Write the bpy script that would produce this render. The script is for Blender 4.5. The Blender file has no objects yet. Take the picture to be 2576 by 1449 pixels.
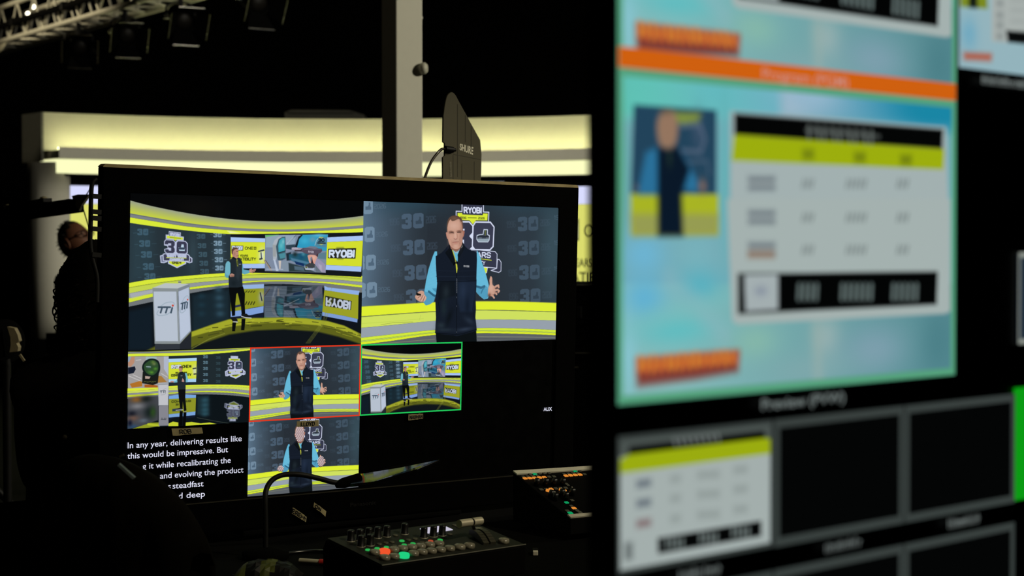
import bpy, math, random
import numpy as np
from mathutils import Vector, Matrix

# ------------------------------------------------------------------ camera, world, light, exposure
scene = bpy.context.scene
COL = scene.collection
F = 4475.0                                   # focal length in pixels of the 2576 x 1449 frame
PITCH = math.atan(0.02986)
CAM = np.array([0.0, 0.0, 1.33])
cam_data = bpy.data.cameras.new('camera')
cam_data.sensor_fit = 'HORIZONTAL'
cam_data.sensor_width = 36.0
cam_data.lens = F / 2576.0 * 36.0
cam_data.clip_start = 0.05
cam_data.clip_end = 200
cam_data.dof.use_dof = True
cam_data.dof.focus_distance = 3.70
cam_data.dof.aperture_fstop = 6.3
cam_data.dof.aperture_blades = 9
cam = bpy.data.objects.new('camera', cam_data)
COL.objects.link(cam)
cam.location = CAM
cam.rotation_euler = (math.pi / 2 - PITCH, 0, 0)
scene.camera = cam

world = bpy.data.worlds.new('world')
scene.world = world
world.use_nodes = True
world.node_tree.nodes['Background'].inputs[0].default_value = (0.02, 0.022, 0.03, 1)
world.node_tree.nodes['Background'].inputs[1].default_value = 0.0

vs = scene.view_settings
vs.view_transform = 'Standard'
vs.look = 'None'
vs.exposure = 0.0
vs.gamma = 1.0
vs.use_curve_mapping = False
scene.display_settings.display_device = 'sRGB'


def area_light(name, loc, target, size, energy, color, spread=180):
    l = bpy.data.lights.new(name, 'AREA')
    l.shape = 'DISK'
    l.size = size
    l.energy = energy
    l.color = color
    l.spread = math.radians(spread)
    o = bpy.data.objects.new(name, l)
    COL.objects.link(o)
    o.location = loc
    o.rotation_euler = (Vector(target) - Vector(loc)).to_track_quat('-Z', 'Y').to_euler()
    return o


def spot_light(name, loc, target, energy, color, angle=40, radius=0.08, blend=0.5):
    l = bpy.data.lights.new(name, 'SPOT')
    l.energy = energy
    l.color = color
    l.spot_size = math.radians(angle)
    l.spot_blend = blend
    l.shadow_soft_size = radius
    o = bpy.data.objects.new(name, l)
    COL.objects.link(o)
    o.location = loc
    o.rotation_euler = (Vector(target) - Vector(loc)).to_track_quat('-Z', 'Y').to_euler()
    return o


WARM = (1.0, 0.88, 0.62)
# unseen lamps standing in for the hall's rig; fills added to brighten parts
spot_light('stage_key_lamp', (7.5, 5.5, 4.6), (-.3, 6.6, 2.2), 1700, (1.0, .93, .72), 50, 0.25)
spot_light('set_fill', (1.5, 10.2, 2.95), (-1.7, 15.4, 2.1), 520, (1.0, 0.94, 0.78), 74, 0.3, 0.8)  # added unseen, kept low so the truss throws no shadow on the set
spot_light('desk_work_lamp', (3.4, 1.2, 4.4), (0.05, 3.70, 0.95), 480, WARM, 26, 0.2)
spot_light('truss_fill', (-6.6, 15.4, 4.3), (-4.4, 16.7, 3.45), 420, (1.0, .86, .55), 66, 0.12, .6)  # added out of view to brighten the truss
spot_light('cap_fill', (-7.5, 8.0, 5.5), (-4.1, 15.2, 2.27), 520, WARM, 5, 0.08)  # narrow unseen light added for the canopy's left end
spot_light('pillar_fill', (1.9, 12.3, 1.25), (-3.92, 15.1, 1.15), 1900, (1.0, .95, .8), 13, 0.1)  # added unseen inside the set to brighten the pillar's right side
area_light('ambient_fill', (-4.0, -1.0, 7.0), (-.4, 7.0, 1.5), 1.2, 10, WARM)  # weak ambient light added from behind the camera


# ------------------------------------------------------------------ pixel rays and planes
def cam_to_world(v):
    v = np.asarray(v, float)
    s, c = math.sin(PITCH), math.cos(PITCH)
    x, y, z = v[..., 0], v[..., 1], v[..., 2]
    return np.stack([x, -s * y + c * z, -c * y - s * z], -1)


def at(u, v, d):
    """world point seen at photo pixel (u, v), d metres along the camera axis"""
    return CAM + cam_to_world([(u - 1288.0) / F * d, (v - 724.5) / F * d, d])


def rodrigues(w):
    w = np.asarray(w, float)
    t = np.linalg.norm(w)
    k = w / t
    K = np.array([[0, -k[2], k[1]], [k[2], 0, -k[0]], [-k[1], k[0], 0]])
    return np.eye(3) + math.sin(t) * K + (1 - math.cos(t)) * K @ K


class Plane:
    """a screen's plane: origin, x along the screen, y down the screen (metres)"""

    def __init__(self, w, t):
        R = rodrigues(w)
        self.Rc, self.tc = R, np.asarray(t, float)
        self.o = CAM + cam_to_world(t)
        self.ex = cam_to_world(R[:, 0])
        self.up = -cam_to_world(R[:, 1])

    def uv(self, pts):
        """photo pixels -> screen metres"""
        p = np.asarray(pts, float).reshape(-1, 2)
        d = np.c_[(p[:, 0] - 1288.0) / F, (p[:, 1] - 724.5) / F, np.ones(len(p))]
        n = self.Rc[:, 2]
        s = (self.tc @ n) / (d @ n)
        q = (d * s[:, None] - self.tc) @ self.Rc
        return q[:, :2]


PL = Plane((0.0359569, -0.67699744, 0.01044861), (-0.32189516, 0.12034572, 3.79133626))   # director's monitor, origin at its centre
PW = 1.085                                       # its picture width
PR = Plane((0.0208, -0.7582, -0.01), (0.0679, 0.0955, 1.15))                              # multiview monitor nearby, origin at a cell corner

# tiles of the director's monitor in screen metres (x0, y0, x1, y1)
U_ = PW / 16.0


def tile(a, b, c, d):
    return ((a - 8) * U_, (b - 4.5) * U_, (c - 8) * U_, (d - 4.5) * U_)


T_WIDE = tile(0, 0, 8, 4.5)
T_CLOSE = tile(8, 0, 16, 4.5)
T_SIDE = tile(0, 4.5, 4, 6.75)
T_RED = tile(4, 4.5, 8, 6.75)
T_GREEN = tile(8, 4.5, 12, 6.75)
T_ZEBRA = tile(4, 6.75, 8, 9)


# ------------------------------------------------------------------ painter: the pictures shown on the screens
# PAINTER-BEGIN
def hexc(c):
    if isinstance(c, str):
        return np.array([int(c[i:i + 2], 16) for i in (0, 2, 4)], np.float32) / 255
    return np.asarray(c, np.float32)


def spline(p, closed=True, n=6):
    p = np.asarray(p, float)
    m = len(p)
    out = []
    for i in range(m if closed else m - 1):
        if closed:
            a, b, c, d = p[(i - 1) % m], p[i], p[(i + 1) % m], p[(i + 2) % m]
        else:
            a, b, c, d = p[max(i - 1, 0)], p[i], p[i + 1], p[min(i + 2, m - 1)]
        for k in range(n):
            t = k / n
            out.append(0.5 * (2 * b + (c - a) * t + (2 * a - 5 * b + 4 * c - d) * t * t + (3 * b - a - 3 * c + d) * t ** 3))
    if not closed:
        out.append(p[-1])
    return np.array(out)


class Ras:
    def __init__(s, w, h, mp, bg='000000'):
        s.w, s.h, s.mp = w, h, mp
        s.a = np.empty((h, w, 3), np.float32)
        s.a[:] = hexc(bg)
        q = s.mp(np.array([[0, 0.], [10, 0], [0, 10]]))

    def sc(s, p):
        p = np.asarray(p, float).reshape(-1, 2)[:1]
        q = s.mp(np.r_[p, p + [4, 0], p + [0, 4]])
        return 0.5 * (np.linalg.norm(q[1] - q[0]) + np.linalg.norm(q[2] - q[0])) / 4

    def _grid(s, P, pad):
        x0 = max(int(P[:, 0].min() - pad), 0)
        x1 = min(int(P[:, 0].max() + pad) + 2, s.w)
        y0 = max(int(P[:, 1].min() - pad), 0)
        y1 = min(int(P[:, 1].max() + pad) + 2, s.h)
        if x1 <= x0 or y1 <= y0:
            return None
        Y, X = np.mgrid[y0:y1, x0:x1].astype(np.float32)
        return x0, x1, y0, y1, X, Y

    def _dist(s, P, Q, X, Y):
        D = np.full(X.shape, 1e9, np.float32)
        for a, b in zip(P, Q):
            d = b - a
            L = float(d @ d) + 1e-9
            t = np.clip(((X - a[0]) * d[0] + (Y - a[1]) * d[1]) / L, 0, 1)
            np.minimum(D, (X - a[0] - t * d[0]) ** 2 + (Y - a[1] - t * d[1]) ** 2, out=D)
        return np.sqrt(D)

    def _mix(s, g, cov, col, src):
        x0, x1, y0, y1, X, Y = g
        if isinstance(col, tuple) and len(col) == 3 and not np.isscalar(col[0]):
            (pa, ca), (pb, cb) = col[0], col[1]
            q = s.mp(np.array([pa, pb], float))
            d = q[1] - q[0]
            t = np.clip(((X - q[0][0]) * d[0] + (Y - q[0][1]) * d[1]) / float(d @ d), 0, 1)[..., None]
            c = hexc(ca) * (1 - t) + hexc(cb) * t
        else:
            c = hexc(col)
        v = s.a[y0:y1, x0:x1]
        v += (c - v) * cov[..., None]

    def poly(s, pts, col, a=1.0, soft=1.2, smooth=False, stroke=None):
        pts = np.asarray(pts, float)
        if smooth:
            pts = spline(pts)
        P = s.mp(pts)
        g = s._grid(P, soft + 2)
        if g is None:
            return
        X, Y = g[4], g[5]
        Q = np.roll(P, -1, 0)
        D = s._dist(P, Q, X, Y)
        ins = np.zeros(X.shape, bool)
        for p, q in zip(P, Q):
            if p[1] == q[1]:
                continue
            c = ((p[1] > Y) != (q[1] > Y)) & (X < (q[0] - p[0]) * (Y - p[1]) / (q[1] - p[1]) + p[0])
            ins ^= c
        s._mix(g, np.clip(0.5 + np.where(ins, D, -D) / soft, 0, 1) * a, col, pts)
        if stroke:
            s.line(np.r_[pts, pts[:1]], stroke[0], stroke[1], a)

    def line(s, pts, w, col, a=1.0, soft=1.2, smooth=False):
        pts = np.asarray(pts, float)
        if smooth:
            pts = spline(pts, False)
        P = s.mp(pts)
        W = w * s.sc(pts) / 2
        g = s._grid(P, W + soft + 1)
        if g is None:
            return
        D = s._dist(P[:-1], P[1:], g[4], g[5])
        s._mix(g, np.clip(0.5 + (W - D) / soft, 0, 1) * a, col, pts)

    def blob(s, x, y, rx, ry, col, a=1.0, ang=0.0):
        k = s.sc([x, y])
        P = s.mp(np.array([[x, y]], float))
        R = 2.6 * max(rx, ry) * k
        g = s._grid(np.r_[P - R, P + R], 1)
        if g is None:
            return
        c, n = math.cos(ang), math.sin(ang)
        dx, dy = (g[4] - P[0][0]) / k, (g[5] - P[0][1]) / k
        u, v = (dx * c + dy * n) / rx, (-dx * n + dy * c) / ry
        s._mix(g, np.exp(-0.5 * 2.8 * (u * u + v * v)) * a, col, None)

    def text(s, txt, quad, w, col, a=1.0, soft=1.2, gap=0.35):
        """stroke lettering filling the quad (top-left, top-right, bottom-right, bottom-left); w = stroke width"""
        q = np.asarray(quad, float)
        tot = sum(GW.get(c, 4) for c in txt) + gap * 4 * (len(txt) - 1)
        x = 0.0
        for c in txt:
            for pl in GL.get(c, []):
                p = np.asarray(pl, float)
                t = ((x + p[:, 0]) / tot)[:, None]
                v = (p[:, 1] / 6.0)[:, None]
                s.line((q[0] * (1 - t) + q[1] * t) * (1 - v) + (q[3] * (1 - t) + q[2] * t) * v, w, col, a, soft)
            x += GW.get(c, 4) + gap * 4


GL = {
    'A': [[(0, 6), (2, 0), (4, 6)], [(.8, 4), (3.2, 4)]],
    'B': [[(0, 0), (0, 6), (3, 6), (4, 5.2), (4, 3.8), (3.2, 3), (0, 3)], [(0, 0), (2.9, 0), (3.7, .7), (3.7, 2.2), (3, 3)]],
    'C': [[(4, 1), (3, 0), (1, 0), (0, 1), (0, 5), (1, 6), (3, 6), (4, 5)]],
    'D': [[(0, 0), (0, 6), (2.7, 6), (4, 4.7), (4, 1.3), (2.7, 0), (0, 0)]],
    'E': [[(3.6, 0), (0, 0), (0, 6), (3.6, 6)], [(0, 3), (3, 3)]],
    'F': [[(3.6, 0), (0, 0), (0, 6)], [(0, 3), (3, 3)]],
    'H': [[(0, 0), (0, 6)], [(4, 0), (4, 6)], [(0, 3), (4, 3)]],
    'I': [[(0, 0), (0, 6)]],
    'J': [[(3, 0), (3, 5), (2, 6), (1, 6), (0, 5)]],
    'K': [[(0, 0), (0, 6)], [(4, 0), (0, 3.3), (4, 6)]],
    'L': [[(0, 0), (0, 6), (3.4, 6)]],
    'M': [[(0, 6), (0, 0), (2.4, 4), (4.8, 0), (4.8, 6)]],
    'N': [[(0, 6), (0, 0), (4, 6), (4, 0)]],
    'O': [[(1.2, 0), (2.8, 0), (4, 1.4), (4, 4.6), (2.8, 6), (1.2, 6), (0, 4.6), (0, 1.4), (1.2, 0)]],
    'P': [[(0, 6), (0, 0), (3, 0), (4, 1), (4, 2.4), (3, 3.3), (0, 3.3)]],
    'R': [[(0, 6), (0, 0), (3, 0), (4, 1), (4, 2.2), (3, 3.2), (0, 3.2)], [(2, 3.2), (4, 6)]],
    'S': [[(4, .9), (3.2, 0), (1, 0), (0, .9), (0, 2.1), (.9, 2.9), (3.2, 3.2), (4, 4), (4, 5.1), (3.1, 6), (.8, 6), (0, 5.1)]],
    'T': [[(0, 0), (4, 0)], [(2, 0), (2, 6)]],
    'U': [[(0, 0), (0, 5), (1, 6), (3, 6), (4, 5), (4, 0)]],
    'V': [[(0, 0), (2, 6), (4, 0)]],
    'X': [[(0, 0), (4, 6)], [(4, 0), (0, 6)]],
    'Y': [[(0, 0), (2, 3), (4, 0)], [(2, 3), (2, 6)]],
    '0': [[(1, 0), (3, 0), (4, 1), (4, 5), (3, 6), (1, 6), (0, 5), (0, 1), (1, 0)]],
    '1': [[(0, 1.2), (1.4, 0), (1.4, 6)]],
    '2': [[(0, 0), (3, 0), (4, 1), (4, 2.2), (3, 3), (1, 3), (0, 4), (0, 6), (4, 6)]],
    '3': [[(0, 0), (3.2, 0), (4, 1), (4, 2.2), (3.2, 3), (1.4, 3)], [(3.2, 3), (4, 3.8), (4, 5), (3.2, 6), (0, 6)]],
    '6': [[(3.6, 0), (1, 0), (0, 1), (0, 5), (1, 6), (3, 6), (4, 5), (4, 3.8), (3, 3), (0, 3)]],
    '9': [[(.4, 6), (3, 6), (4, 5), (4, 1), (3, 0), (1, 0), (0, 1), (0, 2.2), (1, 3), (4, 3)]],
    '%': [[(0, 0), (1.2, 0), (1.2, 1.4), (0, 1.4), (0, 0)], [(4, 0), (0, 6)], [(2.8, 4.6), (4, 4.6), (4, 6), (2.8, 6), (2.8, 4.6)]],
    '.': [[(0, 5.8), (.2, 6)]],
    '-': [[(0, 3), (3, 3)]],
}
GW = {'I': .3, '1': 1.6, 'M': 4.8, '.': .4, ' ': 2, 'J': 3, 'E': 3.6, 'F': 3.6, 'L': 3.4, '-': 3}


def crop(ox, oy, k):
    return lambda pts: np.asarray(pts, float) / k + np.array([ox, oy], float)


C4 = crop(300, 480, 3.622)
C5 = crop(900, 480, 3.623)
F1 = crop(1020, 510, 7.627)
F2 = crop(1020, 660, 7.246)
W3 = crop(540, 580, 6.036)
W4 = crop(320, 580, 8.05)
W5 = crop(640, 570, 9.2)
S6 = crop(315, 870, 6.5875)
A4 = crop(1480, 0, 2.350)
A5 = crop(1480, 500, 2.350)
A6 = crop(1480, 960, 2.350)


def rect(x0, y0, x1, y1):
    return [(x0, y0), (x1, y0), (x1, y1), (x0, y1)]


def bands(R, C, xs, rows, soft=1.2):
    """stacked curved stripes; rows = [(ys, colour to the next row)], last row's colour unused"""
    for (y0, col), (y1, _) in zip(rows[:-1], rows[1:]):
        up = spline(np.c_[xs, y0], False, 4)
        lo = spline(np.c_[xs, y1], False, 4)
        if isinstance(col, tuple):
            mid = len(up) // 2
            # vertical blend strip by strip, so that it follows the curve
            n = 14
            for k in range(n):
                a, b = k / n, 1.0
                c = hexc(col[0]) * (1 - (k + .5) / n) + hexc(col[1]) * (k + .5) / n
                R.poly(C(np.r_[up * (1 - a) + lo * a, (up * (1 - b) + lo * b)[::-1]]), c, soft=soft)
        else:
            R.poly(C(np.r_[up, lo[::-1]]), col, soft=soft)


def ghost30(R, C, cx, cy, w, h, col, a, dates=True, hole='2a363f', sl=0.0):
    """the faint 30 printed on the backdrop"""
    x0, y0 = cx - w / 2, cy - h / 2

    def q(pts):
        p = np.asarray(pts, float)
        return C(np.c_[x0 + p[:, 0] * w, y0 + p[:, 1] * h - sl * (p[:, 0] - .5) * w])
    R.poly(q([(0, .1), (.1, 0), (.36, 0), (.46, .1), (.46, .42), (.42, .5), (.46, .58), (.46, .9), (.36, 1), (.1, 1), (0, .9), (0, .68),
              (.2, .68), (.2, .74), (.28, .74), (.28, .6), (.17, .6), (.17, .4), (.28, .4), (.28, .26), (.2, .26), (.2, .34), (0, .34)]), col, a)
    R.poly(q([(.52, .1), (.62, 0), (.9, 0), (1, .1), (1, .9), (.9, 1), (.62, 1), (.52, .9)]), col, a)
    R.poly(q([(.64, .5), (.74, .5), (.8, .4), (.8, .25), (.88, .25), (.88, .5), (.92, .56), (.92, .72), (.64, .72)]), hole, a * .9)
    if dates:
        R.text('1996', q([(-.55, .28), (-.12, .28), (-.12, .68), (-.55, .68)]), h / 3.6 * .09, col, a * .22)
        R.text('2026', q([(1.12, .28), (1.55, .28), (1.55, .68), (1.12, .68)]), h / 3.6 * .09, col, a * .3)


def brand(R, quad, w, col, a=1.0):
    R.text('RYOBI', quad, w, col, a, gap=.42)


def paint_close(R, dy=0.0, pose=0, zebra=False):
    """presenter before the dark backdrop; dy shifts the camera framing"""
    base = R.mp
    off = np.array([0, dy])
    R.mp = lambda p: base(np.asarray(p, float) + off)
    # backdrop
    R.poly(C5(rect(-40, 20, 1900, 1200)), '282f37')
    R.poly(C5(rect(20, 20, 700, 1100)), (((20, 0), '58728a'), ((560, 0), '282f37'), 0) if False else '282f37')
    for i in range(40):
        x = 30 + i * 15
        c = hexc('5c758b') * (1 - i / 40) ** 1.3 + hexc('2a323a') * (1 - (1 - i / 40) ** 1.3)
        R.poly(C5(rect(x - 15 if i else -60, 20, x + 18, 1120)), c, soft=3)
    R.blob(*C5([(1780, 500)])[0], 60, 190, '3f5a66', .7)
    R.blob(*C5([(1460, 350)])[0], 75, 220, '33414c', .55)
    R.blob(*C5([(430, 60)])[0], 130, 45, '2c4a5a', .8)
    R.blob(*C5([(1500, 60)])[0], 130, 40, '2b4856', .7)
    R.blob(*C5([(700, 900)])[0], 160, 70, '31353a', .6)
    for (x, y) in ((85, 145), (100, 400), (112, 655), (122, 905)):
        ghost30(R, C5, x - 42, y, 190, 140, '7d97ad', .75, False, '3f5468', .05)
        R.text('2026', C5([(x + 85 - 20, y - 22), (x + 170, y - 26), (x + 170, y + 12), (x + 65, y + 16)]), 1.6, '54697b', .8)
    for (x, y) in ((500, 275), (512, 515), (527, 745), (540, 965)):
        ghost30(R, C5, x, y, 200, 138, '50657a', .75, True, '2f3c48', .06)
    for (x, y) in ((1552, 300), (1558, 520), (1565, 742), (1572, 958)):
        ghost30(R, C5, x, y, 185, 132, '46596a', .75, True, '2b3742', .05)
    for y in (225, 455, 690):
        R.text('19', C5(rect(1790, y, 1830, y + 36)), 1.6, '4a6070', .7)
    # stepped bands below the backdrop
    xs = [-60, 38, 300, 700, 1085, 1450, 1810, 1900]
    bands(R, C5, xs, [
        ([1066, 1052, 1036, 1012, 1004, 1007, 1019, 1022], '9aa04a'),
        ([1071, 1057, 1041, 1017, 1009, 1012, 1024, 1027], 'dfee33'),
        ([1150, 1144, 1124, 1097, 1084, 1090, 1101, 1104], '7f8a4c'),
        ([1157, 1151, 1131, 1104, 1090, 1096, 1107, 1110], 'cfe05f'),
        ([1258, 1249, 1225, 1186, 1174, 1175, 1182, 1185], '96a0ab'),
        ([1350, 1339, 1310, 1268, 1251, 1254, 1269, 1272], 'd3ea3c'),
        ([1378, 1366, 1335, 1288, 1271, 1275, 1290, 1292], 'b4cf62'),
        ([1390, 1378, 1347, 1296, 1280, 1284, 1298, 1300], 'dcec30'),
        ([1412, 1402, 1370, 1314, 1299, 1303, 1317, 1320], '5c6166'),
        ([1480, 1470, 1460, 1450, 1450, 1450, 1450, 1450], '5c6166')])
    R.line(C5([(38, 1210), (300, 1192), (600, 1165)]), .8, 'b4c84e', .8)
    R.line(C5([(560, 1180), (575, 1130)]), .5, '9aa84a', .7)
    R.line(C5([(210, 1222), (330, 1200), (500, 1196)]), 1.1, '8b953f', .7)
    R.line(C5([(1090, 1330), (1500, 1332), (1800, 1338)]), .8, 'b8be8a', .6)
    R.line(C5([(60, 1405), (400, 1378), (700, 1352)]), .9, 'a8ad70', .7)
    R.line(C5([(1090, 1345), (1400, 1350), (1790, 1352)]), .5, '3c4146', .9)
    # anniversary badge
    W, N = 'd5dcf2', '35384a'
    R.poly(F1([(1075, 20), (1500, 20), (1500, 178), (1606, 178), (1604, 345), (965, 345), (965, 155), (1075, 155)]), N)
    R.line(F1([(1085, -30), (1085, 168), (972, 163), (972, 345)]), 2.3, W)
    R.line(F1([(1496, -30), (1496, 178), (1600, 182), (1594, 350)]), 2.3, W)
    R.poly(F1([(1000, 195), (1090, 195), (1090, 225), (1482, 240), (1488, 205), (1578, 208), (1570, 340), (1352, 338), (1292, 415), (1228, 338), (998, 330)]), 'd8e838')
    brand(R, F1([(1125, 92), (1458, 100), (1456, 196), (1128, 188)]), 3.4, W)
    R.text('1996', F1([(1052, 268), (1168, 272), (1166, 308), (1050, 304)]), 1.0, '50571e')
    R.text('2026', F1([(1400, 275), (1520, 280), (1518, 316), (1398, 312)]), 1.0, '50571e')
    R.line(F1([(1200, 288), (1362, 292)]), 1.4, '50571e')
    # the 30
    R.poly(F1([(900, 350), (1230, 350), (1300, 430), (1296, 640), (1275, 890), (900, 890)]), N)
    R.line(F1([(1090, 366), (1222, 366), (1292, 445), (1292, 560)]), 3.2, W)
    R.poly(F1([(1222, 640), (1292, 560), (1292, 720)]), W)
    R.line(F1([(1292, 560), (1284, 880)]), 2.6, W)
    R.poly(F1(rect(1100, 500, 1135, 532)), W)
    R.poly(F1(rect(1095, 708, 1125, 785)), W)
    R.poly(F1([(1345, 370), (1630, 375), (1700, 465), (1682, 840), (1620, 905), (1330, 900), (1282, 830), (1300, 440)]), '3a3d50', stroke=(3.2, W))
    R.poly(F1([(1228, 895), (1285, 830), (1335, 905)]), W)
    R.poly(F1([(1505, 515), (1575, 518), (1572, 610), (1612, 630), (1605, 715), (1580, 752), (1400, 750), (1368, 700), (1372, 630), (1420, 612), (1490, 605)]), '39414d', stroke=(2.0, 'c8d3e4'))
    R.poly(F1([(1375, 690), (1605, 690), (1582, 750), (1400, 748)]), 'a8bcc8', .8)
    R.line(F1([(1385, 650), (1590, 650)]), 2.2, '20252f')
    R.poly(F1(rect(1400, 662, 1465, 692)), '5b6572')
    R.poly(F1(rect(1545, 665, 1592, 690)), '5b6572')
    R.line(F1([(1535, 535), (1530, 620)]), 2.5, '69713a')
    # ribbon
    R.poly(F1([(1100, 895), (1330, 898), (1720, 940), (1760, 990), (1750, 1250), (1640, 1295), (1500, 1240), (1100, 1200)]), N)
    R.poly(F1([(1765, 1085), (1800, 1090), (1835, 1140), (1832, 1310), (1790, 1338), (1640, 1300), (1752, 1258)]), N, stroke=(1.6, W))
    R.line(F1([(1260, 905), (1420, 905), (1720, 938), (1758, 985), (1750, 1255), (1480, 1230)]), 1.7, W)
    R.poly(F1([(1480, 1235), (1575, 1245), (1560, 1340), (1520, 1365), (1480, 1340)]), 'd3e336', stroke=(1.2, W))
    R.text('YEARS', F1([(1210, 952), (1632, 962), (1628, 1052), (1206, 1030)]), 2.6, W)
    R.line(F1([(1400, 1070), (1648, 1104)]), 1.5, 'd3e336')
    R.text('TY', F1([(1440, 1122), (1525, 1130), (1522, 1192), (1436, 1184)]), 1.7, W)
    R.mp = base
    paint_presenter(R, dy, zebra, pose)


def paint_presenter(R, dy, zebra, pose):
    base = R.mp
    off = np.array([0, dy * .35])
    R.mp = lambda p: base(np.asarray(p, float) + off)
    SK, SKD, SKL = 'c79a86', '9a6c5c', 'd9b2a0'
    # trousers, arms
    R.poly(F2([(548, 1250), (1290, 1240), (1306, 1600), (580, 1600)]), '0d1215')
    sleeve = (((330, 0), '6fbfdc'), ((600, 0), '4f9cc0'), 0)
    L = [(535, -200), (500, -120), (460, 0), (420, 130), (375, 330), (345, 520), (338, 640), (330, 735), (372, 785), (440, 765), (520, 710), (545, 600), (575, 545), (590, 380), (580, 0), (575, -200)]
    R.poly(F2(L), '63b6d6')
    R.poly(F2([(345, 530), (430, 545), (545, 610), (520, 715), (440, 768), (372, 785), (330, 735)]), '4d93b4', .8)
    R.line(F2([(425, 530), (500, 590), (560, 625)]), 5, '24506b', .8)
    R.poly(F2([(480, 470), (560, 470), (575, 560), (520, 520)]), '3f86a8', .7)
    Rr = [(1300, -230), (1345, -150), (1395, 0), (1440, 130), (1480, 260), (1520, 420), (1505, 520), (1530, 600), (1500, 660), (1430, 675), (1350, 610), (1290, 540)]
    R.poly(F2(Rr), '63b6d6')
    R.poly(F2([(1300, 440), (1400, 470), (1470, 430), (1510, 470), (1500, 560), (1525, 620), (1440, 672), (1350, 605), (1300, 560)]), '4d95b6', .8)
    R.line(F2([(1300, 440), (1380, 460), (1440, 435)]), 5, '1f4560', .8)
    R.line(F2([(1380, 560), (1410, 490), (1440, 460)]), 3, '2f6583', .7)
    for k in range(26):
        y = -190 + k * 26
        R.line(F2([(580 - max(0, (y + 190)) * .27 - 45 + 20, y), (582, y + 26)]), .8, '86cfe6', .33)
        R.line(F2([(1300, y - 10), (1345 + max(0, (y + 190)) * .27, y + 20)]), .8, '86cfe6', .33)
    # hands
    R.poly(F2([(230, 540), (290, 515), (335, 535), (345, 580), (375, 625), (380, 660), (350, 705), (290, 720), (230, 700), (185, 660), (175, 615), (200, 590)]), SK, smooth=True)
    for a, b in (((215, 610), (270, 600)), ((250, 660), (300, 590)), ((290, 690), (335, 610)), ((335, 700), (365, 640))):
        R.line(F2([a, b]), 4.2, SKL, .7)
    for a, b in (((235, 640), (285, 610)), ((275, 690), (320, 600)), ((320, 705), (352, 625))):
        R.line(F2([a, b]), 1.6, '7d4f45', .9)
    R.poly(F2([(195, 570), (205, 552), (240, 568), (285, 575), (280, 605), (205, 605)]), '15120f')
    R.poly(F2([(1535, 400), (1530, 330), (1545, 265), (1562, 255), (1582, 290), (1585, 400), (1620, 440), (1640, 500), (1625, 560), (1600, 600), (1550, 615), (1505, 590), (1510, 480)]), SK, smooth=True)
    for p in ([(1610, 470), (1660, 430), (1695, 420), (1700, 455)], [(1620, 515), (1680, 500), (1708, 520), (1690, 545)], [(1600, 550), (1650, 555), (1660, 580)], [(1560, 590), (1600, 620), (1615, 645)]):
        R.line(F2(p), 4.6, SK)
    for p in ([(1625, 470), (1690, 462)], [(1630, 540), (1690, 552)], [(1590, 590), (1640, 590)]):
        R.line(F2(p), 1.5, '805348', .8)
    R.blob(*F2([(1560, 470)])[0], 8, 12, SKL, .6)
    R.blob(*F2([(1530, 600)])[0], 5, 5, '6b4036', .9)
    # vest
    V = [(835, 795), (760, 890), (690, 960), (580, 1025), (582, 1150), (590, 1300), (600, 1449)]
    body = np.r_[F1([(1100, 760), (1140, 830), (1210, 900), (1300, 925), (1365, 950), (1372, 1100), (1365, 1300), (1360, 1449)]),
                 F2([(1295, 330), (1290, 480), (1278, 600), (1285, 850), (1275, 1000), (1290, 1130), (1300, 1240), (1200, 1275), (1000, 1330), (925, 1345), (880, 1330), (700, 1318), (540, 1285),
                     (548, 1150), (555, 1000), (548, 800), (545, 700), (560, 560), (578, 380)]),
                 F1(V[::-1])]
    R.poly(body, '151c28')
    R.poly(F2([(640, 350), (900, 340), (920, 600), (600, 700), (600, 450)]), '10161c', .8, soft=6)
    R.poly(F2([(955, 345), (1280, 345), (1270, 600), (1230, 900), (1000, 900), (950, 700)]), '1e2a3d', .75, soft=8)
    R.blob(*F2([(1050, 520)])[0], 12, 22, '27344a', .6)
    R.blob(*F2([(740, 540)])[0], 12, 18, '222c33', .8)
    R.blob(*F2([(700, 830)])[0], 10, 24, '1d2a30', .8)
    R.blob(*F2([(650, 1150)])[0], 14, 8, '27343c', .8)
    R.blob(*F2([(1160, 1060)])[0], 18, 8, '2b3747', .7, .5)
    R.blob(*F2([(1080, 1220)])[0], 26, 5, '303c4e', .8, -.1)
    R.blob(*F2([(720, 1230)])[0], 26, 5, '26323c', .8)
    R.blob(*F2([(800, 1000)])[0], 9, 24, '0d1318', .8, .4)
    R.blob(*F2([(1130, 800)])[0], 8, 26, '131b28', .8)
    R.line(F2([(575, 345), (930, 352), (1290, 335)]), 1.3, '0a0e14', .9)
    R.line(F2([(560, 255), (930, 262), (1290, 250)]), 1.6, '1f2838', .6)
    R.line(F2([(560, 150), (930, 158), (1290, 150)]), 1.4, '1d2635', .5)
    R.line(F2([(600, 720), (620, 860), (615, 900)]), 1.0, '090d11', .8)
    R.line(F2([(1250, 700), (1225, 850), (1250, 1000)]), 1.0, '090d11', .8)
    R.line(F2([(550, 1290), (720, 1300), (925, 1318), (1050, 1300), (1290, 1222)]), 1.6, '0a0f15', .9)
    R.line(F2([(933, 200), (935, 700), (930, 1300)]), 1.4, '0a0d12', .9)
    for y in range(300, 560, 30):
        R.line(F2([(936, y), (938, y + 14)]), 1.4, '8d949c', .8)
    for y in (630, 790, 1265):
        R.line(F2([(934, y), (935, y + 16)]), 1.2, '6d747c', .8)
    # neck, collar, shirt
    R.poly(F1([(850, 790), (1085, 780), (1050, 900), (990, 960), (930, 930), (870, 890)]), '8e6455')
    R.poly(F1([(905, 905), (960, 945), (1010, 930), (1040, 890), (1015, 985), (1000, 1130), (950, 1080), (930, 980)]), '62b4d2')
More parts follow.
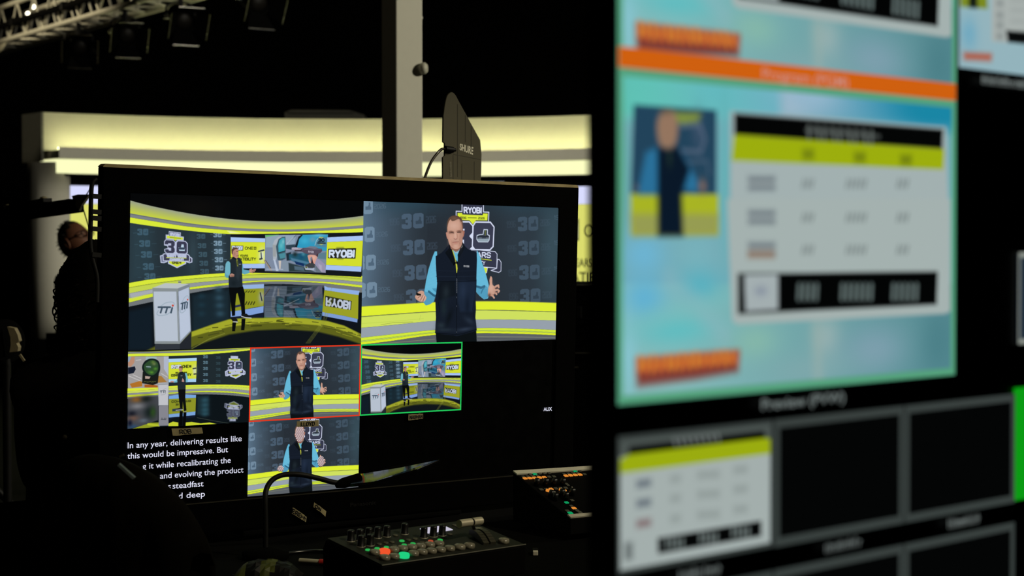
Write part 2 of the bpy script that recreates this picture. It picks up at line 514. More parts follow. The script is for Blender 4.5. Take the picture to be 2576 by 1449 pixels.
    R.poly(F1([(925, 915), (965, 950), (1005, 945), (1040, 905), (1000, 965), (950, 962)]), '9fb6c2')
    R.poly(F1([(840, 790), (870, 880), (900, 910), (960, 1100), (985, 1160), (900, 1170), (760, 960), (835, 870)]), '0d1218')
    R.poly(F1([(1090, 770), (1140, 850), (1120, 900), (1010, 1100), (1000, 1000), (1045, 890)]), '10171f')
    R.poly(F1([(1068, 860), (1098, 810), (1095, 840), (1075, 872)]), '7f8a88')
    R.line(F1([(905, 920), (930, 1000), (955, 1090), (975, 1180)]), 3.2, 'b9bd5a')
    R.line(F1([(900, 935), (935, 1050), (960, 1130)]), 1.2, '3b3d1c')
    R.line(F1([(930, 1160), (995, 1150)]), 3.2, '07090b')
    R.line(F1([(925, 1190), (945, 1150)]), 3.4, '07090b')
    R.poly(F1([(962, 1170), (992, 1180), (1000, 1260), (990, 1345), (978, 1345), (968, 1250)]), 'c4c93f')
    brand(R, F1([(1120, 1204), (1222, 1208), (1222, 1236), (1120, 1232)]), .95, 'b5b7bb')
    # head
    R.poly(F1([(790, 560), (775, 580), (785, 640), (800, 690), (820, 700), (820, 590)]), 'b98373')
    R.poly(F1([(1095, 540), (1130, 530), (1135, 570), (1120, 640), (1098, 670), (1090, 600)]), 'a9705f')
    R.poly(F1([(800, 590), (798, 460), (815, 370), (870, 300), (950, 275), (1030, 295), (1080, 350), (1098, 440), (1100, 560), (1095, 680), (1085, 790), (1050, 850), (1000, 885), (940, 885), (880, 845), (840, 790), (815, 690)]), SK, smooth=True)
    # hair
    R.poly(F1([(800, 470), (800, 390), (825, 310), (880, 260), (950, 245), (1020, 262), (1070, 300), (1098, 370), (1100, 480), (1088, 430), (1070, 360), (1020, 310), (940, 345), (890, 350), (870, 320), (840, 350), (815, 420)]), '5e4538', smooth=True)
    R.blob(*F1([(940, 300)])[0], 11, 4, '6e5344', .9)
    R.blob(*F1([(1060, 330)])[0], 3, 6, '4a3830', .8)
    R.line(F1([(806, 560), (803, 480), (812, 420)]), 2.2, '7a5c4e', .6)
    R.line(F1([(1094, 540), (1092, 450), (1080, 390)]), 2.6, '6a4f43', .7)
    # face modelling
    R.blob(*F1([(930, 440)])[0], 16, 9, SKL, .55)
    R.blob(*F1([(1070, 600)])[0], 5, 30, SKD, .55)
    R.blob(*F1([(826, 640)])[0], 4, 22, 'b07f6e', .45)
    R.blob(*F1([(875, 570)])[0], 9, 3.6, '8a5f52', .75)
    R.blob(*F1([(1035, 555)])[0], 9, 3.6, '85594c', .75)
    R.line(F1([(838, 562), (870, 545), (920, 558)]), 1.7, '6b4a3f', .7)
    R.line(F1([(990, 548), (1030, 535), (1065, 548)]), 1.7, '67463c', .7)
    R.line(F1([(850, 580), (885, 568), (925, 580)]), 1.9, '45322d', .9)
    R.line(F1([(995, 572), (1030, 560), (1060, 570)]), 1.9, '45322d', .9)
    R.blob(*F1([(893, 575)])[0], 1.6, 1.3, '2c2320', .9)
    R.blob(*F1([(1028, 567)])[0], 1.6, 1.3, '2c2320', .9)
    R.blob(*F1([(955, 630)])[0], 3.0, 9, SKL, .65)
    R.line(F1([(990, 600), (1000, 660), (985, 690)]), 1.6, 'a3705f', .6)
    R.blob(*F1([(962, 680)])[0], 5.5, 3.0, 'd0a090', .6)
    R.line(F1([(930, 690), (962, 702), (992, 690)]), 1.5, '85544a', .8)
    R.blob(*F1([(870, 670)])[0], 6, 6, 'd09a88', .5)
    R.blob(*F1([(1045, 660)])[0], 5, 7, 'b58372', .5)
    R.blob(*F1([(960, 730)])[0], 10, 3.5, 'b08a7c', .6)
    R.line(F1([(905, 760), (950, 755), (1020, 750)]), 1.7, '8a5850', .9)
    R.blob(*F1([(960, 772)])[0], 6, 2.2, 'b9776c', .7)
    R.line(F1([(925, 790), (960, 796), (1000, 788)]), 1.4, 'a07464', .6)
    R.blob(*F1([(960, 830)])[0], 8, 5, 'd0a898', .55)
    R.blob(*F1([(900, 810)])[0], 5, 9, 'ab7b6b', .45)
    R.blob(*F1([(1045, 790)])[0], 6, 9, 'a87868', .5)
    R.line(F1([(868, 700), (885, 750), (895, 800)]), 1.3, 'a87a6a', .5)
    R.line(F1([(1030, 690), (1045, 740), (1035, 790)]), 1.3, '9a6d5e', .5)
    if zebra:
        for k in range(14):
            x = 780 + k * 36 - 160
            for lim in ([(800, 590), (798, 400), (870, 290), (1030, 290), (1098, 440), (1095, 680), (1050, 850), (940, 885), (840, 790)],):
                pass
        for (c, rx, ry) in ((F1([(950, 580)])[0], 19, 39), (F2([(1575, 470)])[0], 15, 24), (F2([(285, 620)])[0], 14, 13)):
            n = int(2 * (rx + ry) / 6) + 1
            for k in range(n):
                t = -(rx + ry) + k * 7
                pts = []
                for m in range(-60, 61):
                    x = c[0] + m
                    y = c[1] + m * .85 + t
                    if ((x - c[0]) / rx) ** 2 + ((y - c[1]) / ry) ** 2 < .95:
                        pts.append((x, y))
                if len(pts) > 1:
                    R.line([pts[0], pts[-1]], 3.4, 'e2d6da', .95)
                    R.line(np.array([pts[0], pts[-1]]) + [0, 3.6], 2.6, '55262a', .85)
    R.mp = base


def badge(R, C, cx, cy, s, sk=0.0, light=True, a=1.0, flip=1):
    """the small anniversary badge; s = half width of the 30"""
    def q(pts):
        p = np.asarray(pts, float)
        return C(np.c_[cx + p[:, 0] * s, cy + flip * p[:, 1] * s + sk * p[:, 0] * s])
    W, N, Y = 'b9c0da', '3a3b50', 'cfe03a'
    k = s / 3.6
    R.poly(q([(-.6, -1.62), (.42, -1.55), (.42, -1.22), (.68, -1.2), (.66, -.85), (-.86, -.95), (-.86, -1.32), (-.6, -1.32)]), W, a)
    R.poly(q([(-.55, -1.55), (.37, -1.48), (.37, -1.18), (-.55, -1.25)]), '3f4258', a)
    R.text('RYOBI', q([(-.45, -1.46), (.3, -1.4), (.3, -1.2), (-.45, -1.26)]), k * .11, W, a, gap=.42)
    R.poly(q([(-.76, -1.24), (.6, -1.12), (.58, -.94), (.1, -.96), (-.05, -.82), (-.2, -.98), (-.76, -1.02)]), Y, a)
    R.line(q([(-.5, -1.1), (.4, -1.04)]), k * .06, '6d7426', a * .7)
    R.poly(q([(-1, -.75), (-.85, -.93), (-.2, -.9), (-.05, -.75), (.1, -.88), (.82, -.85), (1, -.65), (1, .15), (.85, .3), (-.75, .3), (-.98, .12), (-.98, -.1), (-.7, -.18), (-.72, -.35), (-1, -.4)]), W, a)
    R.poly(q([(-.93, -.72), (-.82, -.85), (-.25, -.83), (-.1, -.7), (-.1, -.45), (-.2, -.3), (-.1, -.15), (-.1, .1), (-.25, .22), (-.75, .22), (-.9, .1), (-.9, -.08), (-.62, -.08), (-.6, .02), (-.4, .02),
              (-.4, -.2), (-.65, -.25), (-.65, -.4), (-.4, -.42), (-.4, -.6), (-.65, -.6), (-.65, -.5), (-.93, -.5)]), N, a)
    R.poly(q([(.08, -.68), (.2, -.8), (.78, -.78), (.92, -.62), (.92, .1), (.8, .22), (.2, .22), (.05, .1)]), N, a)
    R.poly(q([(.22, -.28), (.42, -.3), (.48, -.55), (.66, -.55), (.68, -.3), (.78, -.22), (.74, 0), (.28, 0)]), 'b9cfe0', a)
    R.line(q([(.32, -.2), (.68, -.2)]), k * .18, '3a4658', a)
    R.poly(q([(-1.3, .5), (-1.02, .42), (-.98, .85), (-.75, .95), (-1.0, 1.06), (-1.25, 1.05)]), '737a96', a, stroke=(k * .09, W))
    R.poly(q([(1.35, .6), (1.1, .45), (1.1, .8), (.9, .9), (1.15, .98), (1.35, .9)]), N, a, stroke=(k * .09, W))
    R.poly(q([(-.62, .85), (.82, .85), (.82, 1.05), (.1, 1.42), (-.62, 1.1)]), Y, a, stroke=(k * .1, W))
    R.text('ONE', q([(-.3, .92), (.2, .92), (.2, 1.08), (-.3, 1.08)]), k * .09, '5d6424', a)
    R.poly(q(rect(.28, .92, .46, 1.08)), '5d6424', a)
    R.poly(q([(-1.08, .36), (-.95, .3), (1.02, .28), (1.15, .42), (1.15, .85), (-1.05, .9)]), '3f4054', a, stroke=(k * .08, W))
    R.text('THIRTY YEARS', q([(-.75, .38), (.85, .36), (.85, .54), (-.75, .56)]), k * .11, W, a)
    R.line(q([(-.8, .63), (.88, .6)]), k * .05, 'c5d43a', a)
    R.text('COMPATIBILITY', q([(-.5, .7), (.65, .67), (.65, .8), (-.5, .84)]), k * .09, W, a)


def paint_truck(R, C):
    """the picture on the middle panel: a hand with a power tool by a vehicle's mirror"""
    P = lambda pts, c, **k: R.poly(C(pts), c, **k)
    P([(250, 200), (1700, 180), (1648, 1068), (240, 1030)], '7d8aa0')
    P([(250, 200), (560, 190), (540, 235), (270, 285)], '5fbf62', soft=3)
    P([(270, 240), (500, 200), (800, 200), (560, 420), (420, 480), (260, 480)], '8fa3b4', soft=3)
    P([(560, 215), (960, 195), (930, 420), (730, 420), (720, 240)], '90a4b8', soft=3)
    R.line(C([(780, 370), (960, 205)]), 2.0, '5d6a7c')
    R.line(C([(750, 400), (900, 250)]), 1.5, 'b5c4d4')
    P([(985, 330), (1090, 190), (1700, 185), (1680, 560), (990, 560)], '2f97bd', soft=2)
    R.blob(*C([(1160, 330)])[0], 14, 9, '3fb0d2', .8)
    R.blob(*C([(1350, 300)])[0], 10, 8, '6b97ac', .8)
    R.blob(*C([(1500, 200)])[0], 18, 5, '63b4d2', .8)
    P([(1400, 420), (1450, 300), (1560, 240), (1690, 250), (1680, 480), (1450, 470)], '51849a', soft=4)
    R.line(C([(1400, 430), (1440, 310), (1520, 240)]), 1.4, 'a5c4d0')
    P([(930, 470), (985, 330), (1020, 235), (1085, 190), (1120, 195), (1035, 290), (1010, 400), (985, 480)], '18242e')
    P([(730, 430), (940, 410), (940, 500), (880, 540), (730, 510)], '2f4250', soft=2)
    P([(430, 400), (470, 310), (560, 240), (700, 235), (560, 300), (550, 600), (500, 780), (430, 780)], 'aab2bc', soft=2)
    P([(425, 420), (510, 420), (500, 700), (430, 690)], '9aa0a2', soft=3)
    P([(500, 460), (560, 290), (640, 240), (715, 235), (722, 740), (640, 780), (540, 780)], '3c5866', soft=2)
    P([(552, 440), (575, 320), (640, 262), (700, 262), (705, 555), (560, 605)], '3e9db0', soft=1.5)
    R.blob(*C([(620, 440)])[0], 6, 9, '66bcc4', .8)
    R.blob(*C([(665, 350)])[0], 4, 6, '8fc8cc', .7)
    P([(565, 640), (715, 600), (718, 720), (600, 745)], '4a8a98', soft=2)
    R.line(C([(552, 610), (715, 560)]), 1.6, '1f3038')
    P([(440, 760), (480, 760), (560, 1030), (500, 1030)], 'b5c2d6', soft=2)
    P([(560, 790), (620, 790), (605, 980), (575, 980)], 'c9bfb6', soft=2)
    P([(640, 800), (790, 780), (790, 1030), (620, 1030)], '8090a0', soft=3)
    R.line(C([(235, 790), (330, 920), (390, 1010)]), 3.5, '9a8b80')
    R.line(C([(260, 780), (380, 960)]), 1.2, '4a4038')
    R.line(C([(280, 985), (660, 990)]), 1.6, 'b9c2d0', .8)
    P([(730, 620), (850, 590), (830, 780), (750, 790)], '1e2c36', soft=3)
    P([(800, 640), (1280, 600), (1290, 900), (1100, 900), (800, 760)], '235a70', soft=3)
    R.blob(*C([(940, 640)])[0], 8, 7, '1d2a2c', .9)
    R.blob(*C([(1090, 690)])[0], 8, 8, '144a6e', .9)
    R.blob(*C([(1130, 640)])[0], 6, 5, '5295a4', .7)
    P([(840, 720), (1280, 830), (1280, 880), (1080, 840), (860, 790)], '4b7894', soft=3)
    P([(930, 800), (1150, 860), (1150, 920), (960, 870)], '16305e', soft=2)
    P([(790, 840), (1150, 930), (1400, 1050), (800, 1040)], '2b3a3e', soft=3)
    P([(920, 910), (1140, 940), (1160, 1030), (930, 1000)], '4f6676', soft=3)
    P([(1480, 620), (1670, 590), (1660, 760), (1470, 740)], '5b7c8c', soft=3)
    P([(1400, 880), (1600, 900), (1640, 1060), (1420, 1050)], '64707c', soft=3)
    # the tool
    P([(860, 490), (900, 478), (1000, 485), (1120, 500), (1120, 530), (1000, 555), (860, 545)], '9a93a2')
    R.line(C([(880, 500), (1000, 505)]), 2.0, 'bcb4c4', .8)
    P([(1080, 520), (1130, 490), (1560, 510), (1570, 560), (1540, 600), (1460, 640), (1440, 700), (1260, 650), (1150, 610), (1060, 560)], '584d5c')
    P([(1170, 490), (1290, 455), (1420, 460), (1480, 500), (1400, 515)], '6f7686')
    R.line(C([(1150, 520), (1550, 530)]), 1.2, '7d7484', .8)
    brand(R, C([(1250, 560), (1372, 570), (1368, 610), (1250, 600)]), .8, 'c9c4d2')
    P([(930, 545), (1090, 545), (1090, 575), (930, 570)], '3a2f36')
    P([(1440, 640), (1480, 620), (1470, 700), (1440, 690)], '4a3438')
    P([(1330, 690), (1420, 680), (1400, 900), (1310, 880)], '3f2a30')
    P([(1180, 890), (1300, 830), (1390, 860), (1400, 960), (1170, 950)], '3c4044')
    P([(1155, 930), (1230, 925), (1250, 970), (1340, 970), (1390, 945), (1375, 1015), (1180, 1000)], 'a8b2c4')
    P([(1175, 935), (1225, 930), (1225, 960), (1180, 962)], '5f6b34')
    # hand and sleeve
    P([(1235, 670), (1300, 650), (1420, 670), (1450, 740), (1400, 860), (1360, 830), (1330, 700), (1290, 740), (1305, 840), (1270, 830), (1240, 720)], 'd49c8c', smooth=True)
    R.blob(*C([(1370, 720)])[0], 5, 6, 'e0b0a0', .8)
    P([(1440, 740), (1500, 760), (1640, 880), (1648, 1070), (1560, 1060), (1470, 960), (1395, 860)], '9691ac', soft=1.5)
    P([(1480, 860), (1560, 900), (1560, 1040), (1500, 970)], 'aca6bc', soft=4)
    # badge in the corner
    R.poly(C([(1500, 240), (1590, 240), (1590, 270), (1500, 268)]), 'b9b850', .8)
    R.text('30', C([(1485, 285), (1615, 285), (1612, 345), (1485, 345)]), 2.2, '1c2430')
    R.line(C([(1465, 380), (1640, 385)]), 3.0, '28303a')
    R.poly(C([(1490, 405), (1600, 405), (1550, 430)]), 'b9b850', .9)


def lectern_mark(R, q, k):
    G = '3f5060'
    R.line(q(spline([(.2, .35), (.5, .02), (.95, -.1), (1.12, .1), (1.0, .38)], False)), k * .07, '9aabb9')
    R.line(q(spline([(.05, .75), (-.05, 1.1), (.2, 1.25), (.65, 1.12), (.9, .85)], False)), k * .08, '9aabb9')
    R.line(q([(.05, .42), (.5, .42)]), k * .16, G)
    R.line(q([(.3, .45), (.2, .95)]), k * .17, G)
    R.line(q([(.45, .42), (.85, .42)]), k * .16, G)
    R.line(q([(.65, .45), (.55, .95)]), k * .17, G)
    R.line(q([(.98, .5), (.9, .95)]), k * .17, G)
    x, y = q([(1.02, .26)])[0]
    R.poly([(x + k * .1 * math.cos(t), y + k * .1 * math.sin(t)) for t in np.linspace(0, 6.28, 14)[:-1]], 'cc4433')


def paint_wide(R, detail=True):
    """the whole curved set with lectern and presenter"""
    R.poly(C4(rect(-20, -60, 2400, 1600)), '060708')
    R.blob(*C4([(700, 150)])[0], 90, 30, '0e0d0c', .8)
    xs = [60, 100, 300, 600, 900, 1200, 1500, 1800, 2000, 2240]
    wt = [1060, 1054, 1012, 945, 893, 865, 850, 875, 905, 932]
    # backdrop
    bands(R, C4, xs, [([280, 290, 318, 356, 385, 399, 400, 394, 388, 372], '27333a'), ([842, 837, 805, 776, 753, 742, 738, 748, 759, 780], 0)])
    R.poly(C4([(95, 300), (300, 330), (310, 800), (88, 835)]), '33505c', .35, soft=30)
    for (x, c) in ((1000, '3d5664'), (760, '33454e')):
        R.blob(*C4([(x - 90, 570)])[0], 16, 60, c, .8)
    for y in (375, 480, 580, 690, 780):
        ghost30(R, C4, 215 + (y - 375) * .16, y, 100, 60, '4b6e82', .62, False, '2b4350', .0)
        R.line(C4([(130 + (y - 375) * .1, y + 10), (160 + (y - 375) * .1, y + 8)]), 2, '3a5562', .5)
        R.line(C4([(280 + (y - 375) * .16, y + 2), (320 + (y - 375) * .16, y)]), 2, '3a5562', .4)
    for y in (415, 500, 580, 660, 735):
        ghost30(R, C4, 745 + (y - 415) * .1, y, 78, 46, '44616f', .7, False, '2b3d46', .0)
    for (x, y) in ((895, 400), (898, 478), (902, 552), (908, 628), (912, 704)):
        ghost30(R, C4, x, y, 76, 46, '87a4b8', .85, False, '40586a', .0)
        R.line(C4([(x + 48, y), (x + 72, y)]), 1.6, '6d8797', .7)
        R.line(C4([(x - 62, y), (x - 46, y)]), 1.4, '5d7787', .5)
    badge(R, C4, 516, 545, 108, .04)
    # canopy
    bands(R, C4, xs, [
        ([70, 88, 140, 200, 245, 272, 280, 268, 254, 226], ('99a08a', 'c7d33e')),
        ([195, 205, 240, 290, 325, 345, 352, 342, 330, 312], '7c8188'),
        ([233, 242, 275, 322, 352, 368, 372, 365, 355, 338], 'd9e93a'),
        ([283, 292, 322, 360, 388, 401, 402, 397, 390, 374], 0)])
    R.line(C4([(95, 210), (300, 246), (600, 296), (900, 330)]), 1.3, '555a58', .8, smooth=True)
    R.poly(C4([(985, 366), (1040, 372), (1100, 385), (1010, 386)]), 'f2f4cc', .9, soft=4)
    # stepped base
    bands(R, C4, xs, [
        ([846, 838, 805, 776, 753, 742, 738, 748, 757, 779], 'd9e83a'),
        ([886, 880, 845, 808, 782, 764, 760, 768, 780, 802], 'c3d34e'),
        ([942, 933, 895, 848, 820, 797, 792, 800, 812, 834], '90969c'),
        ([984, 976, 935, 886, 848, 820, 815, 825, 838, 864], 'd2e438'),
        ([1024, 1016, 968, 907, 870, 835, 826, 838, 858, 886], '72777a'),
        (wt, 0)])
    R.line(C4([(88, 884), (300, 848), (600, 811), (900, 785), (1200, 767), (1500, 763), (1800, 771), (2210, 806)]), .8, '7c8a30', .9)
    R.poly(C4([(95, 935), (300, 900), (330, 925), (110, 985)]), 'b4b8c0', .6, soft=4)
    # floor with its reflections
    fl = np.r_[spline(np.c_[xs, wt], False, 4), [(2240, 1600), (40, 1600)]]
    R.poly(C4(fl), '101519')
    R.poly(C4([(660, 950), (960, 900), (1010, 890), (1010, 1200), (660, 1300)]), '1a2a33', .9, soft=14)
    for (x, y) in ((905, 900), (910, 975), (915, 1045), (920, 1120)):
        R.blob(*C4([(x, y)])[0], 14, 9, '2f4c5c', .85)
    for (x, y) in ((750, 960), (750, 1040), (750, 1120)):
        R.blob(*C4([(x, y)])[0], 12, 8, '1d3541', .8)
    R.poly(C4([(85, 1100), (300, 1050), (300, 1449), (82, 1449)]), '121f2a', .8, soft=10)
    P = lambda pts, c, **k: R.poly(C4(pts), c, **k)
    P([(1015, 862), (1320, 850), (1320, 890), (1015, 900)], '93b1e0')
    P([(1015, 900), (1320, 888), (1316, 1050), (1230, 1062), (1110, 1090), (1015, 1098)], '8f9522')
    P([(1015, 1098), (1110, 1088), (1316, 1050), (1314, 1110), (1200, 1140), (1015, 1160)], '7f9fd8')
    P([(1015, 1150), (1200, 1132), (1314, 1108), (1314, 1160), (1015, 1185)], '141c2e')
    for x in range(1150, 1240, 24):
        R.line(C4([(x, 925), (x + 14, 912)]), 2.6, '4a4e18')
        R.line(C4([(x, 1035), (x + 12, 1012)]), 3.0, '3c4018')
    R.line(C4([(1030, 1060), (1100, 1045)]), 5, '2a3050')
    R.blob(*C4([(1295, 970)])[0], 9, 17, '9ca4a4', .9)
    R.line(C4([(1285, 930), (1300, 1000)]), 3, '30363a')
    mirror = lambda p: C4(np.c_[1322 + (np.asarray(p, float)[:, 0] - 250) / 1450 * 546 - (1068 - np.asarray(p, float)[:, 1]) / 888 * 2, 1172 - (np.asarray(p, float)[:, 1] - 180) / 888 * 316 + (np.asarray(p, float)[:, 0] - 250) / 1450 * 10])
    paint_truck(R, mirror)
    P([(1318, 845), (1870, 862), (1846, 1186), (1318, 1176)], '1c242c', a=.5)
    for k in range(20):
        y = 870 + k * 15.5
        R.line(C4([(1330 + (k * 67) % 200, y), (1480 + (k * 91) % 330, y + (k % 3 - 1) * 14)]), 1.0, '242e38' if k % 2 else '8a96a2', .35)
    R.line(C4([(1500, 1050), (1640, 985)]), 1.4, '8f979c', .7)
    P([(1868, 865), (1900, 880), (2190, 912), (2180, 955), (1870, 905)], '8eaee2')
    P([(1868, 905), (2180, 950), (2176, 1170), (2050, 1140), (1850, 1108)], '9a9f26')
    P([(1878, 955), (2118, 1005), (2110, 1085), (1875, 1050)], '23261c')
    brand(R, C4([(1888, 1040), (2100, 1075), (2104, 1015), (1890, 978)]), 5.0, 'b9c2d4')
    P([(1850, 1105), (2050, 1140), (2172, 1168), (2168, 1205), (1850, 1140)], '7c9ad0')
    P([(1845, 1138), (2168, 1200), (2165, 1250), (2000, 1220), (1840, 1180)], '10141c')
    # yellow light pooled on the floor
    P([(240, 1460), (420, 1370), (660, 1285), (850, 1218), (1000, 1172), (1150, 1160), (1300, 1160), (1500, 1155), (1700, 1162), (1900, 1188), (2050, 1230), (2210, 1310), (2210, 1400), (2000, 1330), (1800, 1282), (1500, 1262), (1250, 1272), (1000, 1310), (700, 1410), (600, 1460)], '5d611c', soft=5)
    P([(660, 1285), (850, 1218), (1000, 1172), (1150, 1160), (1300, 1160), (1500, 1155), (1700, 1162), (1900, 1188), (2050, 1230), (2210, 1310), (2205, 1345), (2000, 1262), (1800, 1225), (1500, 1200), (1250, 1208), (1000, 1240), (800, 1290), (660, 1330)], 'a3a82c', soft=3)
    rr = random.Random(4)
    for k in range(46):
        x = rr.uniform(700, 2190)
        y = 1205 + .00019 * (x - 1450) ** 2 + rr.uniform(-30, 40)
        L = rr.uniform(30, 110)
        R.line(C4([(x, y), (x + L, y + rr.uniform(-10, 10) + (x - 1450) * .0003 * L)]), rr.uniform(1, 3), rr.choice(['6a6c20', '30330f', 'b5ba34', '3f421a']), .7)
    for k in range(5):
        R.line(C4([(1700 + k * 9, 1390), (1850 + k * 8, 1190), (1930 + k * 6, 850 if k == 2 else 960)]), .8, '8f9438', .6)
    R.line(C4([(660, 1440), (820, 1350), (960, 1300)]), 2, '8a8f3a', .7)
    # panels on the wall
    P([(1015, 396), (2224, 380), (2206, 770), (1015, 742)], '14171d')
    P([(1330, 728), (2206, 745), (2206, 786), (1500, 748)], '14171d')
    P([(1015, 422), (1332, 433), (1332, 470), (1015, 466)], 'a9c4f2')
    P([(1015, 466), (1332, 469), (1328, 664), (1015, 666)], 'd3de2e')
    P([(1015, 666), (1328, 664), (1328, 706), (1015, 708)], 'a3bff0')
    P([(1022, 498), (1130, 500), (1128, 544), (1022, 546)], '3a3f36')
    brand(R, C4([(1030, 506), (1122, 508), (1120, 536), (1030, 538)]), 2.4, 'c9d4ea')
    R.text('ONE', C4([(1146, 511), (1218, 512), (1218, 534), (1146, 534)]), 1.4, '3f461a')
    P(rect(1226, 510, 1249, 536), '3f461a')
    R.line(C4([(1230, 523), (1245, 523)]), 1.2, 'd3de2e')
    R.line(C4([(1237, 515), (1237, 531)]), 1.2, 'd3de2e')
    R.text('30 YEARS', C4([(1060, 582), (1172, 584), (1172, 598), (1060, 598)]), 1.2, '4d541c')
    R.text('COMPATIBILITY', C4([(1010, 610), (1244, 612), (1244, 632), (1010, 634)]), 1.5, '3f461a')
    R.blob(*C4([(1300, 590)])[0], 10, 20, 'd8e2d8', .95)
    R.line(C4([(1270, 552), (1318, 540)]), 3.4, '3a444e')
    R.line(C4([(1292, 565), (1296, 612)]), 3, '4a5560')
    R.line(C4([(1282, 622), (1300, 618)]), 4, '38404a')
    paint_truck(R, W5)
    P([(1896, 424), (2222, 408), (2220, 455), (1894, 468)], 'aac6f4')
    P([(1894, 468), (2220, 455), (2208, 690), (1884, 676)], 'd3de2e')
    P([(1884, 676), (2208, 690), (2204, 738), (1880, 720)], 'a6c2f2')
    P([(1904, 528), (2158, 522), (2152, 618), (1900, 614)], '24261f')
    P([(1985, 524), (2040, 523), (2035, 616), (1990, 615)], '3a3d38', soft=10)
    brand(R, C4([(1918, 546), (2142, 546), (2138, 600), (1915, 600)]), 5.0, 'cfdcf0')
    # lectern
    P([(325, 1395), (552, 1395), (655, 1290), (655, 1449), (325, 1449)], '31363d')
    P([(552, 1395), (655, 1290), (655, 1449), (552, 1449)], '23272d')
    P([(303, 885), (420, 842), (640, 850), (540, 910), (540, 890)], 'b6bdb8')
    P([(303, 885), (420, 842), (640, 850), (530, 890)], 'b9c1c1')
    P([(303, 885), (532, 890), (552, 1395), (322, 1395)], '878f92')
    P([(532, 890), (640, 848), (654, 1280), (552, 1395)], '7c8590')
    P([(313, 918), (520, 918), (536, 1370), (330, 1370)], 'b7c1cf')
    P([(540, 918), (634, 878), (648, 1272), (556, 1368)], 'b4c0d4')
    P([(540, 1100), (634, 1080), (648, 1272), (556, 1368)], 'bcc7da', a=.6, soft=8)
    lectern_mark(R, lambda p: C4(np.c_[350 + np.asarray(p)[:, 0] * 135, 1022 + np.asarray(p)[:, 1] * 92]), 26)
    lectern_mark(R, lambda p: C4(np.c_[560 + np.asarray(p)[:, 0] * 62, 985 + np.asarray(p)[:, 1] * 105 - np.asarray(p)[:, 0] * 20]), 19)
    R.poly(C4([(533, 822), (566, 822), (560, 848), (542, 848)]), 'b8bfc0', .8)
    R.line(C4([(540, 832), (562, 832)]), 2, '3c4144')
    # presenter
    P([(1030, 1200), (1065, 1200), (1055, 1280), (1028, 1280)], '0a0c0e')
    P([(1115, 1165), (1150, 1165), (1140, 1270), (1110, 1270)], '0a0c0e')
    Wp = lambda pts, c, **k: R.poly(W3(pts), c, **k)
    Wp([(215, 860), (430, 850), (460, 960), (455, 1100), (465, 1270), (410, 1275), (400, 1160), (350, 950), (330, 960), (315, 1100), (310, 1290), (265, 1300), (245, 1100), (225, 960)], '0a0c0d')
    R.line(W3([(370, 1000), (420, 1200)]), 1.6, '1a1d1e', .8)
    Wp([(235, 1320), (300, 1310), (345, 1350), (350, 1390), (285, 1395)], '17191b')
    R.line(W3([(285, 1385), (345, 1388)]), 2.0, 'c9ccd0')
    Wp([(405, 1270), (480, 1262), (555, 1310), (550, 1330), (408, 1305)], '17191b')
    R.line(W3([(408, 1303), (470, 1322), (555, 1328)]), 2.0, 'c9ccd4')
    Wp([(185, 470), (215, 465), (240, 490), (242, 640), (225, 720), (180, 715), (155, 690), (155, 620), (165, 510)], '6fb0c2')
    Wp([(155, 640), (180, 670), (235, 690), (225, 722), (180, 716), (153, 690)], '4f93a8', a=.7, soft=3)
    Wp([(410, 470), (425, 520), (440, 590), (530, 605), (528, 645), (450, 668), (415, 650)], '62a5ba')
    Wp([(265, 415), (380, 415), (420, 480), (415, 600), (420, 760), (425, 850), (350, 865), (215, 865), (212, 700), (240, 640), (240, 500), (222, 460)], '20292f')
    Wp([(330, 480), (400, 480), (400, 640), (360, 760), (320, 700)], '2c373e', a=.7, soft=6)
    R.blob(*W3([(290, 800)])[0], 9, 8, '172025', .8)
    Wp([(322, 425), (350, 440), (358, 545), (342, 545), (330, 480)], '7d8434')
    R.line(W3([(340, 460), (345, 520)]), 1.2, '10140e')
    R.line(W3([(372, 512), (400, 510)]), 1.3, 'a5abae')
    Wp([(225, 670), (262, 648), (300, 668), (295, 700), (235, 705)], 'b08476')
    R.line(W3([(250, 690), (292, 690)]), 1.4, '6b4338')
    Wp([(525, 590), (560, 580), (575, 600), (560, 635), (528, 640)], 'c09082')
    for p in ([(555, 600), (560, 568)], [(560, 602), (622, 590)], [(560, 612), (618, 604)], [(560, 620), (605, 622)], [(555, 628), (580, 645)]):
        R.line(W3(p), 2.0, 'b88678')
    Wp([(262, 320), (260, 285), (290, 262), (330, 262), (355, 285), (362, 350), (350, 410), (320, 428), (285, 405), (265, 370)], 'ba8a78', smooth=True)
    Wp([(255, 340), (255, 290), (285, 258), (330, 255), (355, 278), (310, 285), (280, 310), (275, 350), (265, 365)], '5b4239')
    R.blob(*W3([(300, 350)])[0], 3.5, 6, '9a6c5c', .6)
    R.line(W3([(330, 318), (356, 316)]), 1.3, '4a332c', .9)
    R.line(W3([(332, 385), (354, 383)]), 1.2, '7a4a42', .8)
    Wp([(262, 400), (290, 400), (330, 425), (330, 445), (275, 430)], '161c20')


